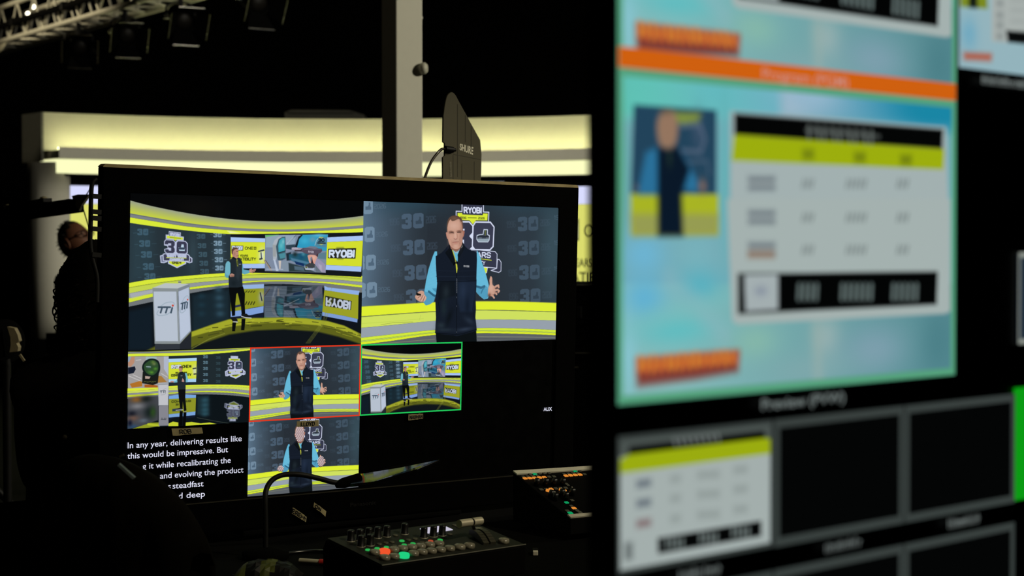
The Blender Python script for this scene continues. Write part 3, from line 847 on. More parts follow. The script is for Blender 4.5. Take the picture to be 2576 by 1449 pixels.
def paint_side(R):
    """the set seen from the other camera"""
    P = lambda pts, c, **k: R.poly(S6(pts), c, **k)
    P(rect(-20, 20, 2150, 1449), '0a0d0f')
    xs = [30, 300, 700, 1050, 1400, 1800, 2080]
    bands(R, S6, xs, [([100, 96, 82, 72, 58, 42, 30], 'cfe03c'), ([104, 100, 92, 80, 68, 52, 40], '7d8284'), ([132, 128, 122, 112, 98, 68, 45], 'd8e83c'), ([176, 172, 168, 160, 138, 104, 72], '202a2f'),
                      ([705, 690, 668, 650, 642, 645, 662], 'dae83c'), ([752, 735, 702, 680, 670, 675, 700], 'ccd95c'), ([790, 770, 742, 722, 708, 718, 745], '8e9298'), ([818, 800, 775, 757, 744, 758, 795], 'c6d93a'),
                      ([852, 832, 800, 775, 768, 785, 818], '6f7476'), ([880, 862, 830, 810, 805, 825, 858], '0d1418'), ([1500] * 7, 0)], soft=1.0)
    # picture of the fan
    P([(48, 175), (720, 172), (716, 655), (540, 690), (45, 705)], '9f9c9c')
    P([(640, 175), (720, 175), (716, 500), (640, 380)], 'aeb6c8')
    P([(340, 180), (520, 180), (520, 240), (340, 260)], '9fb5b8')
    P([(50, 180), (160, 180), (150, 280), (90, 350), (50, 330)], 'b98a70')
    P([(48, 180), (100, 180), (70, 260), (48, 270)], '8fa2b4')
    P([(48, 360), (160, 340), (175, 390), (140, 450), (48, 470)], '151c2c')
    P([(75, 630), (250, 580), (280, 600), (280, 670), (110, 695)], 'b07028')
    P([(540, 500), (600, 500), (690, 600), (540, 610)], 'a5773c')
    P([(320, 640), (450, 645), (540, 660), (540, 690), (320, 690)], 'a85a20')
    for a in ((60, 500, 250, 580), (130, 480, 260, 540), (600, 460, 700, 520), (180, 240, 260, 230)):
        R.line(S6([a[:2], a[2:]]), 2, 'c9c5c5', .8)
    P([(290, 430), (560, 430), (540, 620), (460, 650), (280, 620)], '1a1d1a')
    P([(430, 210), (540, 240), (580, 340), (560, 450), (470, 510), (370, 500), (300, 430), (280, 340), (330, 250)], '131e1e', smooth=True)
    P([(430, 235), (530, 275), (550, 350), (530, 430), (460, 485), (380, 470), (320, 400), (320, 310)], '2c4a2c', smooth=True)
    for (x, y, c) in ((460, 270, '5c7a34'), (500, 380, '4f8a2c'), (400, 430, '3a6a34'), (390, 350, '3f5a60'), (440, 440, '54902c'), (480, 300, '6f7c4c')):
        R.blob(*S6([(x, y)])[0], 6, 4, c, .9)
    R.line(S6([(350, 345), (420, 350)]), 1.6, 'a5b8bc')
    P([(330, 500), (420, 510), (400, 545), (330, 545)], 'b59f94')
    for x in range(310, 500, 26):
        R.line(S6([(x, 595 + (x % 3) * 6), (x + 14, 590)]), 1.4, '6f7a3c', .8)
    # yellow panel
    P([(720, 210), (1188, 195), (1175, 600), (718, 615)], '12151a')
    P([(718, 215), (1186, 198), (1185, 250), (718, 275)], 'abd0ee')
    P([(718, 275), (1185, 250), (1176, 545), (718, 552)], 'd0db34')
    P([(718, 552), (1176, 543), (1174, 600), (718, 606)], 'a4ccee')
    P([(762, 318), (930, 312), (930, 375), (762, 380)], '2e3330')
    brand(R, S6([(770, 328), (920, 322), (920, 368), (770, 372)]), 2.6, 'cfd8e2')
    R.text('ONE', S6([(950, 322), (1045, 320), (1045, 360), (950, 362)]), 1.8, '454c1c')
    P(rect(1058, 320, 1096, 358), '454c1c')
    R.text('30 YEARS', S6([(835, 440), (1020, 434), (1020, 450), (835, 455)]), 1.6, '4a501c')
    R.text('COMPATIBILITY', S6([(765, 475), (1092, 462), (1092, 494), (765, 505)]), 1.9, '454c1c')
    R.blob(*S6([(1150, 410)])[0], 6, 14, 'c9d2c4', .9)
    R.line(S6([(1125, 378), (1170, 370)]), 3, '2f363a')
    R.line(S6([(1140, 468), (1172, 465)]), 3, '2f363a')
    # ghosts and badge
    for y in (180, 275, 375, 475, 575):
        ghost30(R, S6, 1330, y, 78, 50, '6f93a4', .7, False, '2d4450', 0)
        ghost30(R, S6, 1540, y + 15, 74, 46, '3a545e', .6, False, '26363e', 0)
    badge(R, S6, 1820, 360, 122, -.04)
    # floor reflections
    P([(45, 870), (300, 850), (550, 830), (545, 1230), (300, 1320), (45, 1380)], '44464c', soft=3)
    for (x, y, rx, ry, c) in ((190, 890, 18, 9, '8a5a24'), (400, 1100, 18, 20, '121c1c'), (460, 1100, 9, 14, '2c4a20'), (350, 880, 18, 10, '171d1a'), (110, 1130, 14, 9, '10141f'), (200, 1000, 22, 9, '7d7d80'), (130, 1200, 18, 8, '6a5044'), (120, 1340, 16, 6, '2a4a6c'), (300, 1240, 14, 6, '5a6672'), (80, 1280, 7, 9, '0f1428')):
        R.blob(*S6([(x, y)])[0], rx, ry, c, .9)
    P([(724, 830), (900, 805), (1174, 815), (1172, 862), (724, 885)], '74a4de')
    P([(724, 882), (1172, 862), (1165, 1090), (720, 1135)], '8c9326')
    R.text('COMPATIB', S6([(770, 940), (1090, 925), (1085, 900), (770, 910)]), 2.0, '4c521c')
    R.text('30', S6([(840, 985), (880, 982), (880, 960), (840, 962)]), 2.0, '4c521c')
    P([(780, 1045), (930, 1030), (930, 1075), (780, 1088)], '2c3a50')
    P([(720, 1135), (1165, 1088), (1160, 1150), (720, 1190)], '7aa4d8')
    P([(720, 1190), (1160, 1150), (1160, 1180), (1050, 1200), (820, 1190), (720, 1240)], '121a2c')
    P([(1190, 830), (1390, 820), (1390, 1150), (1190, 1140)], '1b3038', soft=8, a=.8)
    for y in (900, 980, 1060, 1130):
        R.blob(*S6([(1320, y)])[0], 12, 7, '2d5462', .8)
    badge(R, S6, 1790, 1080, 110, .06, True, .45, -1)
    P([(60, 1395), (250, 1330), (420, 1275), (560, 1270), (560, 1330), (300, 1370)], '8f9a26')
    P([(715, 1290), (790, 1255), (880, 1270), (880, 1330), (715, 1330)], 'c6d032')
    P([(1000, 1270), (1100, 1260), (1250, 1285), (1400, 1270), (1545, 1302), (1300, 1320), (1000, 1335)], 'c6d032')
    R.line(S6([(380, 1300), (560, 1320)]), 5, 'b5c02c')
    R.line(S6([(1190, 1190), (1450, 1240), (1750, 1290)]), .8, '5d6a5c', .8)
    # lectern
    P([(555, 995), (715, 985), (718, 1320), (555, 1325)], '85858e')
    R.text('TTI', S6([(595, 1218), (675, 1222), (675, 1198), (595, 1195)]), 1.8, '4c5058')
    P([(545, 618), (720, 610), (715, 985), (550, 990)], 'a9adb4')
    P([(560, 650), (708, 642), (704, 975), (562, 980)], 'bfc0c6')
    R.line(S6([(545, 640), (720, 632)]), 1.2, '83878c')
    R.line(S6([(580, 748), (610, 746)]), 1.6, '4a545c')
    R.text('TTI', S6([(582, 750), (668, 742), (662, 778), (580, 782)]), 1.7, '4a545c')
    R.line(S6([(590, 815), (640, 810), (670, 790)]), .9, '8f979c', smooth=True)
    R.line(S6([(630, 728), (665, 712), (678, 708)]), .9, '8f979c')
    # presenter
    P([(905, 1080), (955, 1080), (945, 1320), (885, 1335)], '07080a')
    P([(965, 1100), (1015, 1100), (1000, 1330), (955, 1335)], '07080a')
    P([(875, 720), (1000, 715), (995, 850), (1015, 1070), (975, 1085), (955, 930), (950, 1040), (910, 1045), (890, 880)], '0d0f10')
    P([(850, 1048), (910, 1025), (960, 1045), (955, 1062), (830, 1072)], '25272a')
    R.line(S6([(840, 1068), (955, 1056)]), 1.6, 'b9bcc0')
    R.line(S6([(972, 1092), (1012, 1090)]), 1.6, '8f9296')
    P([(985, 450), (1020, 455), (1040, 560), (1030, 605), (980, 600), (975, 500)], '6fb2c6')
    P([(870, 540), (860, 605), (800, 610), (795, 590), (840, 580)], '6fb2c6')
    P([(880, 455), (985, 440), (1005, 520), (1000, 720), (872, 722), (862, 560)], '222a2f')
    P([(745, 590), (775, 578), (810, 590), (808, 605), (750, 605)], 'b98a80')
    P([(935, 590), (950, 535), (970, 560), (980, 590), (960, 602)], 'b98a80')
    P([(890, 400), (892, 350), (915, 335), (945, 345), (950, 400), (930, 432), (905, 430)], 'ae8272', smooth=True)
    P([(892, 365), (900, 340), (930, 332), (950, 350), (950, 400), (935, 365)], '5c463c')
    P([(890, 440), (950, 425), (965, 450), (900, 470)], '171d20')
    R.line(S6([(922, 498), (945, 496)]), 1.2, 'a5abae')


def paint_slide(R, upper=0.0):
    """results slide shown on the two large views of the nearby monitor; upper = shift to the view above"""
    base = R.mp
    if upper:
        R.mp = lambda p: base(np.asarray(p, float)) + np.array([0, upper])
    P = lambda C, pts, c, **k: R.poly(C(pts), c, **k)
    P(A4, [(0, -3000), (2600, -3000), (2600, 4000), (0, 4000)], '74a9b3')
    P(A4, [(160, -900), (2190, -900), (2190, 700), (160, 700)], (((1700, 200), '7fb2b8'), ((2390, 200), '5d959c'), 0))
    P(A5, [(160, 500), (2190, 500), (2190, 1300), (160, 1300)], (((1700, 900), '84b8b8'), ((2390, 900), '558890'), 0))
    P(A4, [(165, 390), (1150, 480), (1150, 700), (165, 700)], (((1552, 250), '5fc4b4'), ((1960, 260), '6db0c0'), 0), soft=10)
    P(A4, [(1140, 480), (2170, 570), (2170, 760), (1140, 700)], (((2000, 260), '9ab6c8'), ((2330, 260), '1a84a6'), 0), soft=14)
    for (x, y, rx, ry, c, a) in ((1590, 205, 60, 26, '5fc0b4', .95), (1800, 235, 60, 26, '62b8be', .8), (2040, 240, 70, 20, '93b6cc', .9), (2330, 275, 90, 26, '1a86a4', .95), (1565, 420, 16, 110, '5aa79b', .8), (1822, 420, 12, 140, '5fb0b4', .8),
                                 (1620, 640, 60, 40, '6cb4d4', .9), (1750, 640, 60, 50, '78b2bc', .8), (1620, 750, 60, 40, '5fb0d4', .9), (1760, 720, 60, 30, '58b0c0', .9), (1700, 830, 110, 30, '5fbcc0', .9), (1900, 860, 60, 30, '86b8a8', .8),
                                 (2080, 850, 40, 40, '9cb2b0', .8), (2200, 880, 90, 40, '7e9fae', .9), (2360, 860, 50, 60, '4c8088', .9), (2040, 930, 120, 30, '82a8ac', .7), (1580, 900, 24, 70, '86c4d0', .8)):
        R.blob(x, y, rx * 1.35, ry * 1.35, c, a)
    R.line(A5([(480, 480), (640, 620), (800, 800)]), 34, '8fb4bc', .45, soft=14)
    R.line(A5([(220, 780), (500, 680), (840, 580)]), 26, '78bcbc', .5, soft=14)
    R.line(A5([(1350, 760), (1360, 1080)]), 22, 'a3b0a8', .5, soft=14)
    # cropped photograph of the presenter
    P(A4, [(268, 618), (758, 652), (758, 1150), (250, 1150)], '22435a')
    P(A4, [(250, 1145), (770, 1150), (770, 1390), (250, 1390)], 'a8b424')
    P(A5, [(252, 90), (770, 90), (765, 215), (262, 222)], '969c52', soft=5)
    R.blob(*A4([(650, 780)])[0], 22, 42, '3c5068', .9)
    P(A4, [(480, 660), (665, 668), (650, 720), (560, 740), (490, 715)], '7f9040', soft=5)
    R.line(A4([(545, 745), (660, 740), (690, 820), (665, 900), (550, 890)]), 9, '56667c', .8)
    R.line(A4([(560, 960), (700, 950), (715, 1030)]), 7, '4c5f74', .7)
    P(A4, [(300, 1110), (340, 900), (410, 870), (430, 1150), (290, 1150)], '2a6f98', soft=4)
    P(A4, [(540, 880), (600, 980), (650, 1080), (640, 1140), (560, 1120)], '2a6f98', soft=4)
    R.blob(*A4([(675, 1100)])[0], 13, 17, '8a6c60', .95)
    R.blob(*A4([(285, 1110)])[0], 7, 8, '7a6058', .8)
    P(A4, [(412, 870), (530, 870), (600, 1000), (552, 1150), (560, 1395), (412, 1395), (410, 1150)], '0a1828', soft=4)
    R.blob(*A4([(480, 930)])[0], 8, 24, '24382c', .8)
    P(A4, [(405, 740), (430, 670), (500, 660), (530, 740), (515, 850), (470, 880), (420, 850)], '94755f', soft=4, smooth=True)
    R.blob(*A4([(460, 660)])[0], 20, 8, '6a5a48', .9)
    # table
    P(A4, [(840, 655), (2115, 750), (2135, 1449), (840, 1449)], 'a2b0b0')
    P(A5, [(820, 0), (2140, 0), (2140, 665), (2110, 680), (880, 742), (850, 720)], 'a4b1af')
    P(A4, [(862, 670), (2098, 765), (2092, 882), (862, 798)], '040505')
    P(A4, [(862, 796), (2105, 882), (2098, 1002), (846, 950)], '9cae0e')
    for k in range(9):
        x = 1305 + k * 46
        R.line(A4([(x, 745 + k * 4), (x + (k % 2) * 12, 815 + k * 4)]), 9, '77807c', .75)
    R.line(A4([(1290, 770), (1720, 808)]), 8, '6a726e', .6)
    for x, y in ((1300, 912), (1605, 930), (1878, 945)):
        P(A4, rect(x - 32, y - 26, x + 32, y + 26), '5a6812', a=.7, soft=6)
    for (yy, tint) in ((-90, '6a7277'), (110, '6a7277'), (300, '8a7c72')):
        P(A5, rect(945, yy - 42, 1105, yy + 40), '69737a', a=.85, soft=4)
        R.line(A5([(950, yy), (1100, yy)]), 8, '9aa6a6', .8)
        if tint != '6a7277':
            P(A5, rect(945, yy + 10, 1100, yy + 48), '94745c', a=.8, soft=5)
        for (x, w) in ((1310, 90), (1600, 150), (1875, 100)):
            for k in range(int(w / 26)):
                R.line(A5([(x - w / 2 + k * 26 + 12, yy - 20), (x - w / 2 + k * 26 + 2, yy + 22)]), 7, '6e7878', .7)
    P(A5, [(885, 442), (2066, 430), (2060, 625), (885, 682)], '030404')
    P(A5, [(922, 450), (1122, 446), (1122, 655), (930, 668)], 'a3aeb0')
    R.blob(*A5([(1020, 545)])[0], 22, 12, '7c8698', .7)
    for (x, w) in ((1305, 150), (1600, 230), (1872, 170)):
        for k in range(int(w / 34)):
            R.line(A5([(x - w / 2 + k * 34 + 18, 512), (x - w / 2 + k * 34 + 14, 590)]), 11, '6e7e7c', .85)
    # show logo
    for oy, C in ((0, A5), (0, A4)):
        pass
    P(A5, [(285, 950), (700, 915), (890, 905), (885, 1020), (640, 1065), (290, 1110)], '7c3a34', soft=6)
    P(A5, [(290, 950), (890, 900), (880, 985), (290, 1050)], 'bc5630', soft=6)
    hh = random.Random(3)
    for k in range(14):
        x = 300 + k * 42
        R.line(A5([(x, 945 - k * 3 + hh.uniform(-14, 8)), (x + hh.uniform(-6, 10), 1008 - k * 3 + hh.uniform(-8, 14))]), hh.uniform(8, 13), 'cf8230', .9)
        R.line(A5([(x + 6, 1030 - k * 4), (x + 8, 1062 - k * 4)]), 7, '4a2c30', .7)
    R.mp = base


def paint_cell_table(R):
    """the small repeat of the results table"""
    P = lambda pts, c, **k: R.poly(A6(pts), c, **k)
    P(rect(100, 150, 1200, 1300), '4a524f')
    P([(165, 450), (1080, 340), (1085, 950), (170, 1140)], 'a3aeac')
    P([(240, 385), (1040, 290), (1050, 345), (240, 430)], '040505')
    P([(240, 432), (1045, 332), (1085, 340), (1080, 425), (175, 545), (178, 470)], '9aac10')
    for k in range(8):
        R.line(A6([(510 + k * 36, 340 - k * 4), (520 + k * 36, 375 - k * 4)]), 7, '808886', .8)
    for (y, c) in ((600, '5c6670'), (715, '5c6670'), (835, '7a6264')):
        P([(285, y - 15), (370, y - 28), (370, y + 18), (285, y + 32)], c, a=.8, soft=4)
        for (x, dy, w) in ((515, -25, 60), (710, -50, 130), (900, -80, 80)):
            P([(x - w / 2, y + dy - 18), (x + w / 2, y + dy - 26), (x + w / 2, y + dy + 18), (x - w / 2, y + dy + 26)], '848e8c', a=.6, soft=6)
    P([(410, 925), (1022, 822), (1022, 912), (412, 1018)], '040505')
    for (x, y) in ((510, 950), (710, 920), (900, 885)):
        for k in range(4):
            R.line(A6([(x - 45 + k * 30, y - 20), (x - 45 + k * 30, y + 26)]), 8, '7c8886', .9)
    P([(215, 955), (262, 948), (262, 1050), (215, 1055)], '5c6464', a=.8, soft=4)
# PAINTER-END


# ------------------------------------------------------------------ materials and mesh helpers
def lin(c):
    c = np.asarray(hexc(c), float)
    return np.where(c <= 0.04045, c / 12.92, ((c + 0.055) / 1.055) ** 2.4)


_m = {}


def mat(name, col, rough=0.5, metal=0.0, vary=0.15, scale=30.0, spec=0.5, coat=0.0):
    """procedural surface: a noise texture varies colour and roughness slightly"""
    if name in _m:
        return _m[name]
    m = bpy.data.materials.new(name)
    m.use_nodes = True
    nt = m.node_tree
    b = nt.nodes['Principled BSDF']
    c = lin(col)
    tc = nt.nodes.new('ShaderNodeTexCoord')
    nz = nt.nodes.new('ShaderNodeTexNoise')
    nz.inputs['Scale'].default_value = scale
    nz.inputs['Detail'].default_value = 3
    nt.links.new(tc.outputs['Object'], nz.inputs['Vector'])
    rp = nt.nodes.new('ShaderNodeValToRGB')
    rp.color_ramp.elements[0].position = 0.3
    rp.color_ramp.elements[1].position = 0.7
    rp.color_ramp.elements[0].color = (*(c * (1 - vary)), 1)
    rp.color_ramp.elements[1].color = (*np.minimum(c * (1 + vary), 1), 1)
    nt.links.new(nz.outputs['Fac'], rp.inputs['Fac'])
    nt.links.new(rp.outputs['Color'], b.inputs['Base Color'])
    mr = nt.nodes.new('ShaderNodeMapRange')
    mr.inputs['To Min'].default_value = max(rough - 0.06, 0.02)
    mr.inputs['To Max'].default_value = min(rough + 0.06, 1)
    nt.links.new(nz.outputs['Fac'], mr.inputs['Value'])
    nt.links.new(mr.outputs['Result'], b.inputs['Roughness'])
    b.inputs['Metallic'].default_value = metal
    b.inputs['Specular IOR Level'].default_value = spec
    b.inputs['Coat Weight'].default_value = coat
    _m[name] = m
    return m


def emat(name, col, strength=1.0, sample=True):
    if name in _m:
        return _m[name]
    m = bpy.data.materials.new(name)
    m.use_nodes = True
    nt = m.node_tree
    nt.nodes.remove(nt.nodes['Principled BSDF'])
    e = nt.nodes.new('ShaderNodeEmission')
    e.inputs['Color'].default_value = (*lin(col), 1)
    e.inputs['Strength'].default_value = strength
    nt.links.new(e.outputs[0], nt.nodes['Material Output'].inputs['Surface'])
    if not sample:
        m.cycles.emission_sampling = 'NONE'
    _m[name] = m
    return m


def screen_mat():
    m = bpy.data.materials.new('lit_screen')
    m.use_nodes = True
    nt = m.node_tree
    nt.nodes.remove(nt.nodes['Principled BSDF'])
    at_ = nt.nodes.new('ShaderNodeAttribute')
    at_.attribute_name = 'picture'
    e = nt.nodes.new('ShaderNodeEmission')
    nt.links.new(at_.outputs['Color'], e.inputs['Color'])
    nt.links.new(e.outputs[0], nt.nodes['Material Output'].inputs['Surface'])
    return m


SCREEN = screen_mat()


class MB:
    def __init__(s):
        s.v, s.f, s.mi, s.sm = [], [], [], []

    def add(s, v, f, mi=0, smooth=False):
        n = len(s.v)
        s.v += [tuple(map(float, p)) for p in v]
        s.f += [tuple(i + n for i in q) for q in f]
        s.mi += [mi] * len(f)
        s.sm += [smooth] * len(f)
        return s

    def box(s, x0, y0, z0, x1, y1, z1, mi=0):
        v = [(x, y, z) for z in (z0, z1) for y in (y0, y1) for x in (x0, x1)]
        return s.add(v, [(0, 2, 3, 1), (4, 5, 7, 6), (0, 1, 5, 4), (2, 6, 7, 3), (0, 4, 6, 2), (1, 3, 7, 5)], mi)

    def beam(s, a, b, w, h, mi=0, up=(0, 0, 1)):
        a, b = Vector(a), Vector(b)
        d = (b - a).normalized()
        x = d.cross(Vector(up))
        x = x.normalized() if x.length > 1e-6 else Vector((1, 0, 0))
        y = x.cross(d)
        v = [p + x * (i * w / 2) + y * (j * h / 2) for p in (a, b) for i, j in ((-1, -1), (1, -1), (1, 1), (-1, 1))]
        return s.add(v, [(0, 1, 2, 3), (7, 6, 5, 4), (0, 4, 5, 1), (1, 5, 6, 2), (2, 6, 7, 3), (3, 7, 4, 0)], mi)

    def cyl(s, a, b, r0, r1=None, n=16, mi=0, caps=True, smooth=True):
        r1 = r0 if r1 is None else r1
        a, b = Vector(a), Vector(b)
        d = (b - a).normalized()
        x = d.orthogonal().normalized()
        y = d.cross(x)
        v = []
        for p, r in ((a, r0), (b, r1)):
            v += [p + (x * math.cos(t) + y * math.sin(t)) * r for t in [2 * math.pi * i / n for i in range(n)]]
        s.add(v, [(i, (i + 1) % n, n + (i + 1) % n, n + i) for i in range(n)], mi, smooth)
        if caps:
            s.add(v[:n], [tuple(range(n))[::-1]], mi)
            s.add(v[n:], [tuple(range(n))], mi)
        return s

    def tube(s, pts, r, n=10, mi=0, caps=True):
        pts = [Vector(p) for p in pts]
        m = len(pts)
        rs = r if hasattr(r, '__len__') else [r] * m
        x = None
        v = []
        for i, p in enumerate(pts):
            d = (pts[min(i + 1, m - 1)] - pts[max(i - 1, 0)]).normalized()
            x = d.orthogonal().normalized() if x is None else (x - d * x.dot(d)).normalized()
            y = d.cross(x)
            v += [p + (x * math.cos(t) + y * math.sin(t)) * rs[i] for t in [2 * math.pi * k / n for k in range(n)]]
        f = [(i * n + k, i * n + (k + 1) % n, (i + 1) * n + (k + 1) % n, (i + 1) * n + k) for i in range(m - 1) for k in range(n)]
        s.add(v, f, mi, True)
        if caps:
            s.add(v[:n], [tuple(range(n))[::-1]], mi)
            s.add(v[-n:], [tuple(range(n))], mi)
        return s

    def prism(s, poly, place, t0, t1, mi=0):
        """poly in 2D, place(x, y, t) -> 3D, thickness from t0 to t1"""
        n = len(poly)
        v = [place(x, y, t0) for x, y in poly] + [place(x, y, t1) for x, y in poly]
        return s.add(v, [tuple(range(n))[::-1], tuple(range(n, 2 * n))] + [(i, (i + 1) % n, n + (i + 1) % n, n + i) for i in range(n)], mi)

    def lathe(s, prof, o=(0, 0, 0), ax=(0, 0, 1), n=24, mi=0, smooth=True):
        """prof = [(radius, height)] about the axis"""
        o, d = Vector(o), Vector(ax).normalized()
        x = d.orthogonal().normalized()
        y = d.cross(x)
        v = []
        for r, h in prof:
            v += [o + d * h + (x * math.cos(t) + y * math.sin(t)) * r for t in [2 * math.pi * k / n for k in range(n)]]
        f = [(i * n + k, i * n + (k + 1) % n, (i + 1) * n + (k + 1) % n, (i + 1) * n + k) for i in range(len(prof) - 1) for k in range(n)]
        return s.add(v, f, mi, smooth)

    def ball(s, c, rx, ry, rz, n=14, mi=0):
        m = n // 2 + 1
        prof = [(math.sin(math.pi * i / m), -math.cos(math.pi * i / m)) for i in range(m + 1)]
        v = []
        for r, h in prof:
            v += [(c[0] + rx * max(r, 1e-4) * math.cos(2 * math.pi * k / n), c[1] + ry * max(r, 1e-4) * math.sin(2 * math.pi * k / n), c[2] + rz * h) for k in range(n)]
        f = [(i * n + k, i * n + (k + 1) % n, (i + 1) * n + (k + 1) % n, (i + 1) * n + k) for i in range(m) for k in range(n)]
        return s.add(v, f, mi, True)


def obj(name, mb, mats, parent=None, bevel=0.0, seg=2, label=None):
    me = bpy.data.meshes.new(name)
    me.from_pydata(mb.v, [], mb.f)
    for m in (mats if isinstance(mats, (list, tuple)) else [mats]):
        me.materials.append(m)
    me.polygons.foreach_set('material_index', mb.mi)
    me.polygons.foreach_set('use_smooth', mb.sm)
    me.update()
    o = bpy.data.objects.new(name, me)
    COL.objects.link(o)
    if parent is not None:
        o.parent = parent
    if bevel:
        b = o.modifiers.new('bevel', 'BEVEL')
        b.width = bevel
        b.segments = seg
        b.limit_method = 'ANGLE'
        b.angle_limit = math.radians(35)
    if label:
        o['label'] = label
    return o


def tag(o, label, cat, group=None):
    o['label'] = label
    o['category'] = cat
    if group:
        o['group'] = group
    return o


def thing(name, label, cat, loc=(0, 0, 0), axes=None, group=None):
    o = bpy.data.objects.new(name, None)
    COL.objects.link(o)
    o.empty_display_size = 0.1
    M = Matrix.Translation(Vector(loc))
    if axes is not None:
        R = Matrix(((axes[0][0], axes[1][0], axes[2][0]), (axes[0][1], axes[1][1], axes[2][1]), (axes[0][2], axes[1][2], axes[2][2])))
        M = M @ R.to_4x4()
    o.matrix_world = M
    return tag(o, label, cat, group)


def struct(name, mb, m):
    o = obj(name, mb, m)
    o['kind'] = 'structure'
    return o


def copy_tree(o, parent=None):
    c = o.copy()
    COL.objects.link(c)
    if parent is not None:
        c.parent = parent
    for ch in list(o.children):
        copy_tree(ch, c)
    return c


def type_mesh(txt, bold=0.0):
    cu = bpy.data.curves.new('lettering', 'FONT')
    cu.body = txt
    cu.size = 1.0
    cu.offset = bold
    cu.resolution_u = 4
    t = bpy.data.objects.new('lettering', cu)
    COL.objects.link(t)
    dg = bpy.context.evaluated_depsgraph_get()
    me = bpy.data.meshes.new_from_object(t.evaluated_get(dg))
    v = np.array([p.co[:] for p in me.vertices])
    f = [tuple(p.vertices) for p in me.polygons]
    bpy.data.objects.remove(t)
    bpy.data.curves.remove(cu)
    bpy.data.meshes.remove(me)
    return v, f


def add_type(mb, txt, place, x0, x1, y, cap, bold=0.0, mi=0, shear=0.0):
    """lettering between x0 and x1 on baseline y (up positive), capital height cap; place(x, y) -> 3D"""
    v, f = type_mesh(txt, bold)
    a, b = v[:, 0].min(), v[:, 0].max()
    k = (x1 - x0) / (b - a)
    h = cap / 0.729
    mb.add([place(x0 + (p[0] - a) * k + shear * p[1] * h, y + p[1] * h) for p in v], f, mi)


def picture(name, R, place, parent, label=None):
    """a painted raster as a fine emissive mesh; place(s, t) maps the unit square (t down) to 3D"""
    h, w = R.a.shape[:2]
    T, S = np.mgrid[0:1:h * 1j, 0:1:w * 1j]
    V = place(S.ravel(), T.ravel())
    i = np.arange(h * w).reshape(h, w)
    Q = np.stack([i[:-1, :-1], i[1:, :-1], i[1:, 1:], i[:-1, 1:]], -1).reshape(-1, 4)
    me = bpy.data.meshes.new(name)
    me.vertices.add(len(V))
    me.vertices.foreach_set('co', V.astype(np.float32).ravel())
    me.loops.add(Q.size)
    me.loops.foreach_set('vertex_index', Q.ravel().astype(np.int32))
    me.polygons.add(len(Q))
    me.polygons.foreach_set('loop_start', np.arange(0, Q.size, 4, dtype=np.int32))
    me.update(calc_edges=True)
    c = np.clip(R.a, 0, 1).reshape(-1, 3)
    L = np.where(c <= 0.04045, c / 12.92, ((c + 0.055) / 1.055) ** 2.4)
    at_ = me.color_attributes.new('picture', 'FLOAT_COLOR', 'POINT')
    at_.data.foreach_set('color', np.c_[L, np.ones(len(L))].astype(np.float32).ravel())
    me.materials.append(SCREEN)
    o = bpy.data.objects.new(name, me)
    COL.objects.link(o)
    o.parent = parent
    if label:
        o['label'] = label
    return o


BLACK = mat('black_drape', '050505', 0.95, spec=0.05)
FLOOR = mat('dark_floor', '050505', 0.8, spec=0.1)
PLASTIC = mat('black_plastic', '0d0d0e', 0.42)
SOFTBLACK = mat('matt_black', '040404', 0.94, spec=0.03)
RUBBER = mat('black_rubber', '050505', 0.6, spec=0.2)
METAL = mat('dark_metal', '0b0b0c', 0.5, metal=0.4, spec=0.2)
ALU = mat('aluminium', 'c2bfb4', 0.45, metal=0.35, vary=0.08)
SILVER = mat('silver_trim', 'cfcbb8', 0.5, metal=0.3, vary=0.05)
WHITE = mat('white_laminate', 'd8d6cc', 0.6, vary=0.03)
GREY = mat('grey_paint', '9b9a92', 0.7, vary=0.05)


# ------------------------------------------------------------------ the hall
struct('floor', MB().box(-12, -3, -0.1, 12, 24, 0), FLOOR)
struct('wall_back', MB().box(-12, 24, 0, 12, 24.2, 9), BLACK)
struct('wall_left', MB().box(-12.2, -3, 0, -12, 24, 9), BLACK)
struct('wall_right', MB().box(12, -3, 0, 12.2, 24, 9), BLACK)
struct('wall_front', MB().box(-12, -3.2, 0, 12, -3, 9), BLACK)
struct('ceiling', MB().box(-12, -3, 9, 12, 24, 9.2), BLACK)

# ------------------------------------------------------------------ the curved set far behind
pA, pB, pC = at(112, 590, 15.0)[:2], at(800, 590, 15.87)[:2], at(1480, 590, 15.35)[:2]
d_ = 2 * (pA[0] * (pB[1] - pC[1]) + pB[0] * (pC[1] - pA[1]) + pC[0] * (pA[1] - pB[1]))
cx = ((pA @ pA) * (pB[1] - pC[1]) + (pB @ pB) * (pC[1] - pA[1]) + (pC @ pC) * (pA[1] - pB[1])) / d_
cy = ((pA @ pA) * (pC[0] - pB[0]) + (pB @ pB) * (pA[0] - pC[0]) + (pC @ pC) * (pB[0] - pA[0])) / d_
SC = np.array([cx, cy])
SR = float(np.linalg.norm(pA - SC))
TH0 = math.atan2(pA[1] - cy, pA[0] - cx)       # left end
TH1 = math.radians(12)                          # right end, beyond what the photo shows


def ring(r, th, z):
    return (cx + r * math.cos(th), cy + r * math.sin(th), z)


def sweep(mb, prof, th0, th1, n=48, mi=0, caps=True):
    """closed (r, z) profile swept along the set's arc"""
    m = len(prof)
    v = [ring(r, th0 + (th1 - th0) * i / n, z) for i in range(n + 1) for r, z in prof]
    f = [(i * m + k, i * m + (k + 1) % m, (i + 1) * m + (k + 1) % m, (i + 1) * m + k) for i in range(n) for k in range(m)]
    mb.add(v, f, mi, False)
    if caps:
        mb.add(v[:m], [tuple(range(m))[::-1]], mi)
        mb.add(v[-m:], [tuple(range(m))], mi)
    return mb


def rz(r0, z0, r1, z1):
    return [(r0, z0), (r1, z0), (r1, z1), (r0, z1)]


